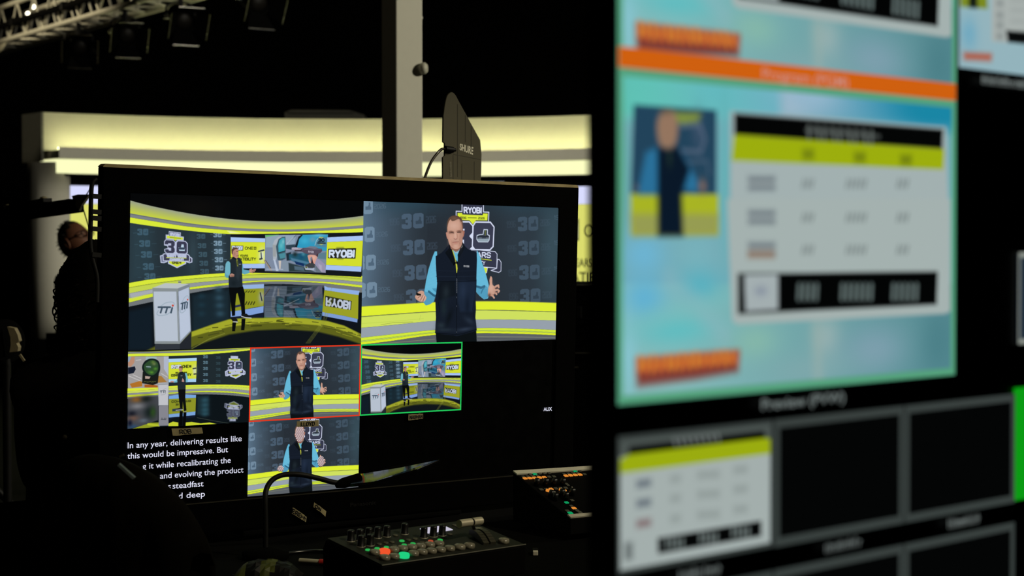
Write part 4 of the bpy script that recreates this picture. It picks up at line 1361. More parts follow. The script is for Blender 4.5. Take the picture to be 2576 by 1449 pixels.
BAND = mat('white_fascia', 'b3b09a', 0.8, vary=0.02, spec=0.2)
STRIP = emat('warm_led_strip', 'fdfec2', 1.02)
COVE = emat('cove_led', 'f9fbc2', 30.0)
cn = thing('stage_canopy', 'curved white canopy glowing yellow above the far video wall', 'stage canopy', (cx, cy, 0))
cn_l = lambda n, mb, m, **k: obj(n, shifted(mb, (cx, cy, 0)), m, cn, **k)


def shifted(mb, o):
    mb.v = [(x - o[0], y - o[1], z - o[2]) for x, y, z in mb.v]
    return mb


cn_l('fascia', sweep(MB(), rz(SR, 2.042, SR + 0.4, 2.362), TH0, TH1), BAND)
cn_l('ledge', sweep(MB(), [(SR - .2, 1.972), (SR + .4, 1.972), (SR + .4, 2.040), (SR - .185, 2.040), (SR - .185, 2.066), (SR - .2, 2.066)], TH0 - .012, TH1), mat('ledge_paint', 'd2d0c2', .7, vary=.02))
cn_l('cove_light', sweep(MB(), [(SR - .15 + .009 * math.cos(t), 2.056 + .009 * math.sin(t)) for t in [k * math.pi / 4 for k in range(8)]], TH0 - .016, TH1), COVE, label='yellow light strip hidden behind the ledge')
cn_l('light_band', sweep(MB(), rz(SR - .05, 1.852, SR + .3, 1.970), TH0 - .022, TH1), STRIP, label='bright pale yellow light band under the grey ledge')
cn_l('end_cap', sweep(MB(), rz(SR + .0, 1.95, SR + .4, 2.362), TH0 + .005, TH0 + .0005, 1), mat('grey_end_panel', '55554d', 0.8))
cn_l('soffit', sweep(MB(), rz(SR - .02, 1.83, SR + .4, 1.850), TH0 - .03, TH1), SOFTBLACK)

tb = thing('roof_box', 'dark grey box standing on top of the canopy left of the white post', 'box', (0, 0, 0))
p_ = at(825, 590, 16.35)
tb.location = (p_[0], p_[1], 2.362)
w_ = 205 / F * 16.35
obj('case', MB().prism([(-w_ / 2, 0), (w_ / 2, 0), (w_ / 2 - .03, .06), (w_ / 2 - .16, .1), (-w_ / 2 + .06, .105), (-w_ / 2, .08)], lambda x, y, t: (x, t, y), -.15, .15), mat('dark_grey_case', '2c2c26', 0.8), tb)
obj('lid_edge', MB().box(-w_ / 2 + .02, -.156, .07, w_ / 2 - .12, -.15, .08), METAL, tb)

# video wall
vw = thing('video_wall', 'curved video wall below the canopy with a yellow panel of black lettering', 'video wall', (cx, cy, 0))
vl = lambda n, mb, m, **k: obj(n, shifted(mb, (cx, cy, 0)), m, vw, **k)
RW = SR + .08


def theta_px(u, z=1.5):
    """arc angle where the ray through photo column u meets the wall"""
    best = None
    for i in range(2001):
        th = TH0 + (TH1 - TH0) * i / 2000
        p = ring(RW, th, z)
        d = abs(1288 + F * p[0] / (p[1] * math.cos(PITCH)) - u)
        if best is None or d < best[0]:
            best = (d, th)
    return best[1]


vl('cabinet', sweep(MB(), rz(RW + .004, .9, RW + .25, 1.85), TH0 - .03, TH1), SOFTBLACK)
PALE = emat('led_pale_blue', 'd9dcff', 1.0)
YEL = emat('led_yellow', 'dcdc6e', 1.0)
BLUEGREY = emat('led_picture_grey', '9aa6b4', 0.8)
DARKLED = emat('led_black', '1a1c18', 1.0, False)
tp = [theta_px(u) for u in (150, 640, 1268)]
parts = ((tp[0], tp[1]), (tp[2], TH1))
for th0, th1 in parts:
    vl('white_stripe', sweep(MB(), rz(RW, 1.598, RW + .003, 1.752), th0, th1, 30), PALE, label='pale blue-white stripe on the wall')
    vl('yellow_panel', sweep(MB(), rz(RW, .921, RW + .003, 1.596), th0, th1, 30), YEL, label='yellow lit panel')
vl('picture_panel', sweep(MB(), rz(RW, .921, RW + .003, 1.80), tp[1], tp[2], 30), BLUEGREY, label='grey picture between the yellow panels')
wl = MB()
S0 = theta_px(1452)


def wall_place(x, z):
    return ring(RW - .004, S0 - x / RW, z)


def wpx(u):
    return (S0 - theta_px(u)) * RW


wz = lambda v: 1.33 - (v - 590) / F * 15.35
nb = MB()
x_a = wpx(1378)
nb.add([wall_place(x, z) for x, z in ((x_a, wz(605)), (wpx(1457), wz(605)), (wpx(1457), wz(549)), (x_a, wz(549)))], [(0, 1, 2, 3)])
vl('name_box', nb, emat('led_box_grey', '4a4b3e', 1.0, False))
bx = MB()
add_type(bx, 'RYOBI', lambda x, z: ring(RW - .006, S0 - x / RW, z), x_a + .02, wpx(1453), wz(596), .12, .03)
vl('name_lettering', bx, emat('led_lettering_pale', 'a9ab98', 1.0, False))
tx = MB()
add_type(tx, 'ONE', wall_place, wpx(1470), wpx(1545), wz(595), .115, .0)
xs_ = wpx(1440), wpx(1494)
add_type(tx, 'YEARS', wall_place, wpx(1432), wpx(1494), wz(671), .075, .012)
add_type(tx, 'COMPATIBILITY', wall_place, wpx(1346), wpx(1573), wz(710), .092, .015)
vl('wall_lettering', tx, DARKLED)
vl('bottom_rail', sweep(MB(), rz(RW - .03, .893, RW + .2, .918), TH0 - .03, TH1), mat('white_rail', 'c9c8b8', .5))

sp = thing('stage_platform', 'dark curved stage step below the far video wall', 'stage platform', (cx, cy, 0))
obj('deck', shifted(sweep(MB(), rz(SR - 1.2, .0, SR + .5, .2), TH0 - .25, TH1), (cx, cy, 0)), mat('black_stage_floor', '050506', .5, spec=.1), sp)
obj('plinth', shifted(sweep(MB(), rz(SR - .02, .2, SR + .35, .89), TH0 - .09, TH1), (cx, cy, 0)), mat('plinth_black', '0a0a09', .7), sp)

# round white pillar closing the left end of the set
pc = at(115, 590, 15.05)
cr = 52 / F * 15.05
rp_ = thing('round_pillar', 'grey round pillar at the left end of the set behind the standing-eared man', 'pillar', (pc[0], pc[1] + .12, 0))
rp_['label'] = 'wide round grey pillar under the left end of the canopy'
obj('shaft', MB().lathe([(0.001, .455), (cr, .455), (cr, 1.945), (0.001, 1.945)], n=40), mat('pillar_paint', '6e6c62', .85, vary=.03), rp_)
obj('base_drum', MB().lathe([(.001, 0), (cr * 1.15, 0), (cr * 1.15, .45), (.001, .455)], n=40), SOFTBLACK, rp_)
obj('edge_light', shifted(sweep(MB(), rz(SR - .12, .452, SR - .04, .476), theta_px(138), theta_px(190), 8), (cx, cy, 0)), emat('edge_led', 'c9c97a', .9), sp, label='short pale yellow light edge')

# ------------------------------------------------------------------ white post between desk and set
po = at(1012, 590, 7.0)
post = thing('square_post', 'tall square white post rising behind the large monitor', 'post', (po[0], po[1], 0))
ang = math.radians(-57)
ca, sa = math.cos(ang), math.sin(ang)


def post_pt(x, y, z):
    return (x * ca - y * sa, x * sa + y * ca, z)


a_ = .1215
pm = MB()
pm.prism([(-.059, -.059), (.059, -.059), (.059, .059), (-.059, .059)], lambda x, y, t: post_pt(x, y, t), 0.02, 6.0)
obj('shaft', pm, mat('post_white', 'cfcdbf', .7, vary=.02), post, bevel=.004)
obj('base_plate', MB().box(-.2, -.2, 0, .2, .2, .02), METAL, post)
k_ = at(1073, 172, 6.95) - np.array([po[0], po[1], 0])
kn = MB()
e_ = Vector((1, -.25, 0)).normalized()
kv = Vector(k_) - e_ * .02
kn.cyl(kv - e_ * .05, kv + e_ * .012, .012)
kn.lathe([(.001, -.006), (.017, -.006), (.023, .002), (.023, .014), (.016, .022), (.001, .024)], kv, e_, 20)
obj('knob', kn, mat('knob_white', 'b5b3a4', .5), post)
k2 = Vector(at(1060, 45, 6.97) - np.array([po[0], po[1], 0]))
obj('bolt', MB().lathe([(.001, -.02), (.006, -.02), (.006, .004), (.001, .006)], k2, e_, 8), ALU, post)

# ------------------------------------------------------------------ truss and lamps, top left
TP0 = np.array(at(0, 105, 18.0))
TP1 = np.array(at(360, 0, 14.8))
tz = 0.5 * (TP0[2] + TP1[2])
TP0[2] = TP1[2] = tz
td = (TP1 - TP0)
tl = float(np.linalg.norm(td))
td /= tl
tn = np.array([td[1], -td[0], 0.0])
if tn[1] < 0:
    tn = -tn                                        # away from the camera
tr = thing('box_truss', 'aluminium lighting truss crossing the top left corner', 'truss', tuple(TP0), ((td[0], td[1], 0), (tn[0], tn[1], 0), (0, 0, 1)))
TA, TB = -1.2, tl + 3.0
S_ = .34
ch = ((0, 0), (S_, 0), (0, S_), (S_, S_))
for y, z in ch:
    obj('chord', MB().cyl((TA, y, z), (TB, y, z), .025, n=12), ALU, tr)
nbay = 16
bl = (TB - TA) / nbay
for i in range(nbay):
    x0, x1 = TA + i * bl, TA + (i + 1) * bl
    xm = (x0 + x1) / 2
    for (p, q) in (((x0, 0, 0), (xm, 0, S_)), ((xm, 0, S_), (x1, 0, 0)), ((x0, 0, 0), (xm, S_, 0)), ((xm, S_, 0), (x1, 0, 0)), ((x0, S_, 0), (xm, S_, S_)), ((xm, S_, S_), (x1, S_, 0))):
        obj('brace', MB().cyl(p, q, .011, n=8, caps=False), ALU, tr)
pb = thing('lamp_bar', 'black pipe running along the front of the lighting truss', 'pipe', tuple(TP0 + np.array([0, 0, .13]) - tn * .06), ((td[0], td[1], 0), (tn[0], tn[1], 0), (0, 0, 1)))
obj('pipe', MB().cyl((TA, 0, 0), (TB, 0, 0), .03, n=12), SOFTBLACK, pb)
for k in range(6):
    x = TA + .4 + k * (TB - TA - .8) / 5
    obj('clamp', MB().box(x - .03, -.04, -.04, x + .03, .07, .04), METAL, pb, bevel=.006)
dl = thing('drop_plates', 'pale gusset plates hanging under the far left of the truss', 'plate', tuple(TP0), ((td[0], td[1], 0), (tn[0], tn[1], 0), (0, 0, 1)))
obj('plate', MB().prism([(-.35, 0), (.25, 0), (.1, -.06), (-.4, -.12)], lambda x, y, t: (x, t, y - .03), -.01, .01), SILVER, dl)
rl = thing('rig_floodlight', 'two small lit lamps shining white inside the truss', 'lamp', (0, 0, 0))
for (u, v, r) in ((83, 17, .022), (70, 34, .018)):
    p = Vector(at(u, v, 17.2))
    obj('housing', MB().lathe([(.001, .05), (r * 1.2, .05), (r * 1.3, .0), (r * 1.05, -.004)], p, (-.1, 1, .1), 16), METAL, rl)
    obj('lens', MB().lathe([(.001, -.012), (r * .7, -.01), (r, -.002), (r, .002), (.001, .002)], p, (-.1, 1, .1), 16), emat('lamp_white', 'fff6d8', 6.0, False), rl, label='glowing lens')


def stage_lamp():
    """black fresnel: body, yoke, clamp, four barn doors with bare edges; hangs from its origin"""
    t = thing('stage_lamp', '', 'stage light')
    ax = Vector((.25, -.85, -.42)).normalized()
    c = Vector((0, 0, -.20))
    obj('body', MB().lathe([(.001, -.2), (.07, -.2), (.1, -.15), (.115, -.05), (.12, .1), (.13, .12), (.13, .14), (.105, .14), (.1, .1)], c, ax, 24), SOFTBLACK, t)
    obj('lens', MB().lathe([(.001, .13), (.05, .125), (.1, .105), (.1, .1), (.001, .1)], c, ax, 24), mat('lamp_glass', '0c0a08', .5, spec=.15), t)
    sx = ax.cross(Vector((0, 0, 1))).normalized()
    yk = [c + sx * .15, c + sx * .155 + Vector((0, 0, .10)), c + sx * .08 + Vector((0, 0, .155)), c - sx * .08 + Vector((0, 0, .155)), c - sx * .155 + Vector((0, 0, .10)), c - sx * .15]
    obj('yoke', MB().tube([Vector(p) for p in spline([tuple(q) for q in yk], False, 4)], .012, 8), METAL, t)
    for s in (-1, 1):
        obj('yoke_knob', MB().cyl(c + sx * .12 * s, c + sx * .185 * s, .022, n=12), mat('bare_steel', '8d8b84', .25, metal=1.0), t)
    obj('clamp', MB().box(-.025, -.03, -.12, .025, .03, .05), METAL, t, bevel=.006)
    up = sx.cross(ax).normalized()
    for k, (e1, e2) in enumerate(((sx, up), (-sx, up), (up, sx), (-up, sx))):
        o = c + ax * .145 + e1 * .11
        f = (ax * .8 + e1 * .6).normalized()
        q = [o - e2 * .1, o + e2 * .1, o + f * .16 + e2 * .14, o + f * .16 - e2 * .14]
        nn = f.cross(e2) * .002
        d = obj('barn_door', MB().add([p - nn for p in q] + [p + nn for p in q], [(3, 2, 1, 0), (4, 5, 6, 7), (0, 1, 5, 4), (1, 2, 6, 5), (2, 3, 7, 6), (3, 0, 4, 7)]), SOFTBLACK, t)
        obj('door_edge', MB().cyl(q[2], q[3], .006, n=8), mat('bare_steel', '8d8b84', .25, metal=1.0), d)
    return t


lamp0 = stage_lamp()
for i, (u, v, lab) in enumerate(((202, 48, 'black stage lamp hanging lowest and farthest left under the truss'), (318, 20, 'second black stage lamp from the left under the truss'),
                                 (458, -28, 'third black stage lamp from the left, near the top edge'), (640, -92, 'black stage lamp farthest right, mostly cut by the top edge'))):
    d = (tz - 1.33 - 0.0) / ((590.0 - v) / F)
    s_ = 0
    best = min(((abs(1288 + F * (TP0 + td * s)[0] / ((TP0 + td * s)[1]) - u), s) for s in np.linspace(-1, tl + 2.8, 600)))
    o = lamp0 if i == 0 else copy_tree(lamp0)
    p = TP0 + td * best[1]
    o.matrix_world = Matrix.Translation((p[0], p[1], tz - .075)) @ Matrix.Rotation(.12 * i, 4, 'Z') @ Matrix.Scale(.76, 4)
    tag(o, lab, 'stage light', 'black stage lamps under the truss')


# ------------------------------------------------------------------ the director's monitor
def v3(a):
    return Vector([float(x) for x in a])


TABLE_Z = 0.705
exL, upL = v3(PL.ex), v3(PL.up)
bkL = upL.cross(exL)                                       # away from the viewer
oL = v3(PL.o)
ZB = oL.z - TABLE_Z                                         # picture centre above the table
baseL = oL - upL * ZB
mon = thing('monitor', 'large black monitor with six video views in the middle of the desk', 'monitor', baseL, (exL, bkL, upL))
BZ = 0.003                                                  # picture lies this far behind the bezel front


def Lp(x, y, d=0.0):
    """monitor-local point from screen metres (x right, y down), d towards the viewer"""
    return (x, -d, ZB - y)


HX, HY = PW / 2, PW * 9 / 32
OX, OT, OB = .602, .354, .372


def bar(mb, x0, y0, x1, y1, d0, d1, mi=0):
    mb.box(x0, -d1, ZB - y1, x1, -d0, ZB - y0, mi)


bz = MB()
ob_, ib_ = [(-OX, -OT), (OX, -OT), (OX, OB), (-OX, OB)], [(-HX - .003, -HY), (HX, -HY), (HX, HY), (-HX - .003, HY)]
bz.add([Lp(x, y, d) for d in (BZ, -.02) for q in (ob_, ib_) for x, y in q],
       [f for k in range(4) for f in ((k, 4 + k, 4 + (k + 1) % 4, (k + 1) % 4), (8 + k, 8 + (k + 1) % 4, 12 + (k + 1) % 4, 12 + k), (k, (k + 1) % 4, 8 + (k + 1) % 4, 8 + k), (4 + k, 12 + k, 12 + (k + 1) % 4, 4 + (k + 1) % 4))])
obj('bezel', bz, mat('bezel_black', '010101', .9, spec=.02), mon, bevel=.0025)
tr_ = MB()
tr_.prism([(-OX + .004, -OT + .004), (OX - .004, -OT + .004), (OX, -OT - .001), (OX - .006, -OT - .006), (-OX + .006, -OT - .006), (-OX, -OT - .001)], lambda x, y, t: (x, t, ZB - y), -BZ + .001, .02)
obj('top_trim', tr_, mat('bevel_highlight', '8a7d58', .45, metal=.5), mon, label='thin bronze strip along the top edge')  # brown tint stands for light caught by the edge bevel
lt = MB()
bar(lt, -HX + .06, HY + .003, HX, HY + .0055, BZ, BZ + .001)
obj('lower_trim', lt, mat('dark_bronze', '2c2a22', .4, metal=.5), mon)
bk = MB()
bar(bk, -.54, -.31, .57, .34, -.07, -.02)
obj('back_housing', bk, SOFTBLACK, mon, bevel=.01)
gl = MB()
bar(gl, -HX - .003, -HY, HX, HY, -.015, -.002)
obj('screen_panel', gl, mat('panel_black', '010101', .3, spec=.12), mon)
ft = MB()
ft.box(-.28, .0, .005, .28, .2, .017)
ft.box(-.06, .05, .017, .06, .1, ZB - OB + .06)
obj('foot', ft, SOFTBLACK, mon, bevel=.004)


def raster(paint, T, w, h, *a):
    def mp(p):
        q = PL.uv(p)
        return np.c_[(q[:, 0] - T[0]) / (T[2] - T[0]) * (w - 1), (q[:, 1] - T[1]) / (T[3] - T[1]) * (h - 1)]
    R = Ras(w, h, mp)
    paint(R, *a)
    return R


def view(R, T, label, border=None, depth=.0):
    pl = lambda s, t: np.c_[T[0] + s * (T[2] - T[0]), np.full(len(s), -depth), ZB - (T[1] + t * (T[3] - T[1]))]
    o = picture('video_view', R, pl, mon, label)
    if border:
        b = MB()
        x0, y0, x1, y1 = T
        k = .0028
        d = depth + .0006
        bar(b, x0, y0, x1, y0 + k, depth, d)
        bar(b, x0, y1 - k, x1, y1, depth, d)
        bar(b, x0, y0 + k, x0 + k, y1 - k, depth, d)
        bar(b, x1 - k, y0 + k, x1, y1 - k, depth, d)
        obj('tally_border', b, emat('tally_' + border[0], border[1], 1.0, False), o, label=border[0] + ' border')
    return o


view(raster(paint_wide, T_WIDE, 640, 360), T_WIDE, 'wide view of the whole curved set with lectern and presenter')
Rc = raster(paint_close, T_CLOSE, 640, 360)
view(Rc, T_CLOSE, 'large close view of the presenter before the dark backdrop')
view(raster(paint_side, T_SIDE, 400, 225), T_SIDE, 'small view of the presenter standing right of the lectern')
# the red-framed and zebra views repeat the close view's camera with slightly different framing
Rr_ = raster(paint_close, T_CLOSE, 400, 225, -9.0)
view(Rr_, T_RED, 'small close view inside a red border', ('red', 'e0381c'))
Rg = raster(paint_wide, T_WIDE, 360, 202)
view(Rg, T_GREEN, 'small wide view inside a green border', ('green', '22c65a'))
Rz = raster(paint_close, T_CLOSE, 400, 225, -11.0, 0, True)
view(Rz, T_ZEBRA, 'small close view with striped face and hands')

# prompter lines and the caption
pt = MB()
TX = lambda x, y: Lp(x, -y, .0008)
for txt, x0, x1, y in (('In any year, delivering results like', -.5409, -.2875, .1904), ('this would be impressive. But', -.5411, -.3188, .2110), ('g', -.5085, -.5005, .2331), ('it while recalibrating the', -.4939, -.3119, .2331),
                       ('and evolving the product', -.4702, -.2821, .2546), ('s', -.4525, -.4462, .2764), ('steadfast', -.4423, -.3732, .2764), ('d', -.4285, -.4200, .2972), ('deep', -.4112, -.3697, .2972)):
    add_type(pt, txt, TX, x0, x1, -y, .0122, .004)
obj('prompter_text', pt, emat('text_white', 'dedff2', 1.0, False), mon, label='white script lines')
cp = MB()
add_type(cp, 'AUX', TX, .5105, .5360, -.1655, .0085, .02)
obj('caption_text', cp, emat('text_white', 'dedff2', 1.0, False), mon, label='white AUX caption')
br = MB()
add_type(br, 'Panasonic', lambda x, y: Lp(x, -y, BZ + .0006), -.022, .045, -.345, .0085, .02)
obj('maker_name', br, mat('grey_print', '0f0f0f', .8, spec=.05), mon, label='dark grey maker name on the lower frame')

# masking tape labels stuck on the screen and the lower frame
TAPE = mat('masking_tape', '7d7350', .8, vary=.12, scale=60)
INK = mat('marker_ink', '0d0c0a', .7)


def tape(x0, y0, x1, y1, h0, h1, d, txt, skew=0.0, curl=0.0, tx0=.2, tx1=.85):
    """slightly ragged strip from (x0, y0) to (x1, y1) (its top edge), heights h0, h1, lettered by hand"""
    n = 8
    rr = random.Random(int(abs(x0) * 1e4))
    mb = MB()
    v = []
    for i in range(n + 1):
        t = i / n
        x, y = x0 + (x1 - x0) * t, y0 + (y1 - y0) * t
        h = h0 + (h1 - h0) * t
        dd = d + curl * math.sin(t * 3.0)
        j = rr.uniform(-.0006, .0006)
        for k, (yy, sk) in enumerate(((y + j, 0), (y + h + rr.uniform(-.0006, .0006), skew))):
            for dz in (0, .0004):
                v.append(Lp(x + sk, yy, dd + dz))
    f = []
    for i in range(n):
        a, b = i * 4, (i + 1) * 4
        f += [(a, b, b + 2, a + 2), (a + 1, a + 3, b + 3, b + 1), (a, a + 1, b + 1, b), (a + 2, b + 2, b + 3, a + 3)]
    f += [(0, 2, 3, 1), (n * 4, n * 4 + 1, n * 4 + 3, n * 4 + 2)]
    mb.add(v, f)
    o = obj('tape_label', mb, TAPE, mon, label='masking tape marked ' + txt)
    ik = MB()
    q = lambda s, t: Lp(x0 + (x1 - x0) * s + skew * t, y0 + (y1 - y0) * s + (h0 + (h1 - h0) * s) * t, d + curl * math.sin(s * 3.0) + .0009)
    tot = sum(GW.get(c, 4) for c in txt) + 1.4 * (len(txt) - 1)
    x = 0
    for c in txt:
        for pl in GL[c]:
            P = [q(tx0 + (x + a) / tot * (tx1 - tx0), .2 + b / 6 * .6) for a, b in pl]
            ik.tube(P, .0009, 5)
        x += GW.get(c, 4) + 1.4
    obj('handwriting', ik, INK, o)


tape(-.4475, .1566, -.3800, .1575, .0145, .0120, .002, 'ROB', .003, 0, .25, .62)
tape(-.1580, .1560, -.1040, .1570, .0125, .0125, .002, 'LLOYD', 0, 0, .2, .8)
tape(.1262, .1555, .1655, .1552, .0130, .0110, .002, 'NAUMAN', 0, 0, .1, .95)
p0, p1 = PL.uv([(733, 1275), (768, 1300)])
tape(p0[0], p0[1], p1[0], p1[1], .013, .011, BZ + .002, 'EREMY', -.002, .004, .02, .95)
p0, p1 = PL.uv([(787, 1263), (817, 1286)])
tape(p0[0], p0[1], p1[0], p1[1], .010, .010, BZ + .002, 'ON', -.002, .004, .1, .5)

# cables tied along the left side of the monitor
cb = thing('side_cable', 'black cable looping down the left side of the large monitor', 'cable', baseL, (exL, bkL, upL))
sd = PL.uv([(243, 450), (232, 462), (229, 500), (228, 560), (227, 610), (232, 650), (244, 700), (244, 760)])
obj('cable', MB().tube(spline([Lp(x, y, .0) for x, y in sd], False, 5), .0045, 8), RUBBER, cb)
for v in (493, 532, 548, 575, 640):
    a, b = PL.uv([(229, v), (252, v + 2)])
    obj('cable_tie', MB().beam(Lp(a[0], a[1], .0), Lp(b[0], b[1], .0), .012, .009), RUBBER, cb)

# ------------------------------------------------------------------ the nearby multiview monitor
exR, upR = v3(PR.ex), v3(PR.up)
bkR = upR.cross(exR)
oR = v3(PR.o)
CW, CH = .16138, .0907
RX0, RX1, RY0, RY1 = -.0012, 1.245, -.50, .2015
base_z = 0.0
ZR = oR.z / upR.z
midR = .5 * (RX0 + RX1)
baseR = oR + exR * midR - upR * ((oR + exR * midR).z / upR.z)
ZR = ((oR + exR * midR) - baseR).length
mv = thing('multiview_monitor', 'out of focus monitor close by on the right with a results table', 'monitor', baseR, (exR, bkR, upR))


def Rp(x, y, d=0.0):
    return (x - midR, -d, ZR - y)


def rbar(mb, x0, y0, x1, y1, d0, d1, mi=0):
    mb.box(x0 - midR, -d1, ZR - y1, x1 - midR, -d0, ZR - y0, mi)


fb = MB()
FX = .0105
rbar(fb, RX0 - FX, RY0 - .02, RX1 + .02, RY0, -.016, .003)
rbar(fb, RX0 - FX, RY1, RX1 + .02, RY1 + .03, -.016, .003)
rbar(fb, RX0 - FX, RY0, RX0, RY1, -.016, .003)
rbar(fb, RX1, RY0, RX1 + .02, RY1, -.016, .003)
obj('bezel', fb, mat('bezel_black', '010101', .9, spec=.02), mv, bevel=.002)
pb_ = MB()
rbar(pb_, RX0, RY0, RX1, RY1, -.014, -.002)
obj('screen_panel', pb_, mat('panel_black', '010101', .3, spec=.12), mv)
hb = MB()
rbar(hb, RX0 + .14, RY0 + .05, RX1 - .05, RY1 - .04, -.065, -.016)
obj('back_housing', hb, SOFTBLACK, mv, bevel=.01)
st = MB()
st.box(-.12, .07, .6, .12, .1, ZR - .1)
st.cyl((0, .12, .04), (0, .12, 1.3), .03, n=20)
st.box(-.4, -.02, .0, .4, .06, .04)
st.box(-.4, .2, .0, .4, .28, .04)
st.box(-.05, -.02, .0, .05, .28, .05)
obj('floor_stand', st, METAL, mv, bevel=.004)


def rraster(paint, T, w, h, *a, bg='000000'):
    def mp(p):
        q = PR.uv(p)
        return np.c_[(q[:, 0] - T[0]) / (T[2] - T[0]) * (w - 1), (q[:, 1] - T[1]) / (T[3] - T[1]) * (h - 1)]
    R = Ras(w, h, mp, bg)
    paint(R, *a)
    return R


def rview(R, T, label, name='video_view', d=0.0):
    pl = lambda s, t: np.c_[T[0] + s * (T[2] - T[0]) - midR, np.full(len(s), -d), ZR - (T[1] + t * (T[3] - T[1]))]
    return picture(name, R, pl, mv, label)


def frame(parent, x0, y0, x1, y1, kx, ky, em, name='view_frame', label=None):
    b = MB()
    rbar(b, x0, y0, x1, y0 + ky, .0002, .0008)
    rbar(b, x0, y1 - ky, x1, y1, .0002, .0008)
    rbar(b, x0, y0 + ky, x0 + kx, y1 - ky, .0002, .0008)
    rbar(b, x1 - kx, y0 + ky, x1, y1 - ky, .0002, .0008)
    return obj(name, b, em, parent, label=label)


BW = 2.43 * CW
TB1 = (0, -.2378, BW, -.0199)
TB0 = (0, -.2378 - .0133 - .2180 + .0133, BW, -.2378)
sh = lambda R: None
o = rview(rraster(paint_slide, TB1, 380, 214), TB1, 'large view of the results table with a teal background')
frame(o, *TB1, .0048, .0055, emat('preview_green', '55a07c', 1.0, False), label='green border')
TB0 = (0, -.4560, BW, -.2380)
hpx = 214 / .2179
o = rview(rraster(paint_slide, TB0, 380, 214, -.2183 / (TB0[3] - TB0[1]) * 213), TB0, 'large view of the results table above, cut by the top edge')
frame(o, *TB0, .0048, .0055, emat('preview_green', '55a07c', 1.0, False), label='green side border')
ob = MB()
rbar(ob, 0.0008, -.2511, BW - .0008, -.2378, .0003, .0012)
so = obj('orange_border', ob, emat('programme_orange', 'cf6010', 1.0, False), mv, label='orange strip')
RT = lambda x, y: Rp(x, -y, .0022)


def rtext(txt, x0, x1, y, cap, col, name='caption_text'):
    t = MB()
    add_type(t, txt, RT, x0, x1, -y, cap, .01)
    return obj(name, t, emat('caption_' + col, col, 1.0, False), mv)


rtext('Preview (PVW)', .146, .243, -.0075, .0078, '727c7a')
rtext('Program (PGM)', .146, .247, -.2395, .0078, 'c98a7a')


def rbars(x0, x1, y, cap, col):
    """a caption too blurred to read: a row of uneven strokes"""
    t = MB()
    q = random.Random(int(x0 * 1e4))
    x = x0
    while x < x1:
        k = q.uniform(.6, 1.0)
        t.add([Rp(x, y - cap * k, .0022), Rp(x + .0012, y - cap * k, .0022), Rp(x + .0012, y, .0022), Rp(x, y, .0022)], [(0, 3, 2, 1)])
        if q.random() < .6:
            t.add([Rp(x, y - cap * .55, .0022), Rp(x + .003, y - cap * .55, .0022), Rp(x + .003, y - cap * .4, .0022), Rp(x, y - cap * .4, .0022)], [(0, 3, 2, 1)])
        x += q.uniform(.0026, .0046)
    return obj('caption_text', t, emat('caption_' + col, col, 1.0, False), mv)


rbars(.428, .52, -.2535, .0078, '7d8684')
GR = emat('frame_grey', '383f3d', 1.0, False)
T0 = (0.0, 0.0006, CW - .0012, CH)
o = rview(rraster(paint_cell_table, T0, 200, 112), T0, 'small view of the results table')
frame(o, *T0, .0022, .003, GR)
DK = emat('cell_dark', '040505', 1.0, False)
cells = [(1, 0), (2, 0), (0, 1), (1, 1), (2, 1)]
for (i, j) in cells:
    x0, y0 = i * CW + .0012, j * (CH + .0165) + .0006
    x1, y1 = (i + 1) * CW - .0012, y0 + CH
    if y1 > RY1:
        y1 = RY1
    b = MB()
    rbar(b, x0, y0, x1, y1, -.001, .0001)
    o = obj('video_view', b, DK, mv, label='empty dark view')
    frame(o, x0, y0, x1, y1, .0052, .0062, GR)
for i in range(3):
    xm = (i + .5) * CW
    rbars(xm - .022, xm + .022, CH + .0115, .0085, '6a7270')
TU = (.3975, -.3755, .635, -.265)
o = rview(rraster(lambda R: R.poly(A4([(2100, -900), (4000, -900), (4000, 900), (2100, 900)]), '8db0bb'), TU, 160, 90), TU, 'small view top right with a pale table')


def upper_right(R):
    P = lambda pts, c, **k: R.poly(A4(pts), c, **k)
    P([(2100, -900), (5000, -900), (5000, 900), (2100, 900)], '93b3bc')
    P([(2190, -300), (2350, -300), (2360, 52), (2200, 40)], '7a8a20')
    P([(2250, -300), (2300, -300), (2300, 50), (2250, 45)], '141a10')
    R.blob(*A4([(2250, 200)])[0], 30, 40, '6fa8c0', .9)
    P([(2385, -600), (3600, -600), (3600, 330), (2385, 245)], 'a7afac')
    P([(2470, 180), (3500, 270), (3500, 340), (2480, 250)], '080a0a')
    for y in (20, 90, 150, 215):
        P(rect(2415, y - 16, 2450, y + 14), '7a8282', a=.8, soft=4)
        P(rect(2500, y - 100, 2580, y - 80), '98a09e', a=.8, soft=4)
    P([(2220, 312), (2385, 320), (2380, 358), (2222, 350)], 'b0523a', soft=4)


bpy.data.objects.remove(o)
rview(rraster(upper_right, TU, 160, 90), TU, 'small view top right with a pale table')
gb = MB()
rbar(gb, .4835, -.0040, .645, .0900, -.001, .0006)
obj('video_view', gb, emat('green_screen', '0c9a14', 1.0), mv, label='solid bright green view at the right edge')
gb = MB()
rbar(gb, .4895, -.1160, .65, -.0415, -.001, .0006)
o = obj('video_view', gb, emat('dim_blue', '232f3c', 1.0), mv, label='dim blue view at the right edge')
frame(o, .4885, -.117, .65, -.0405, .001, .004, emat('frame_pale', '8a9088', 1.0, False))


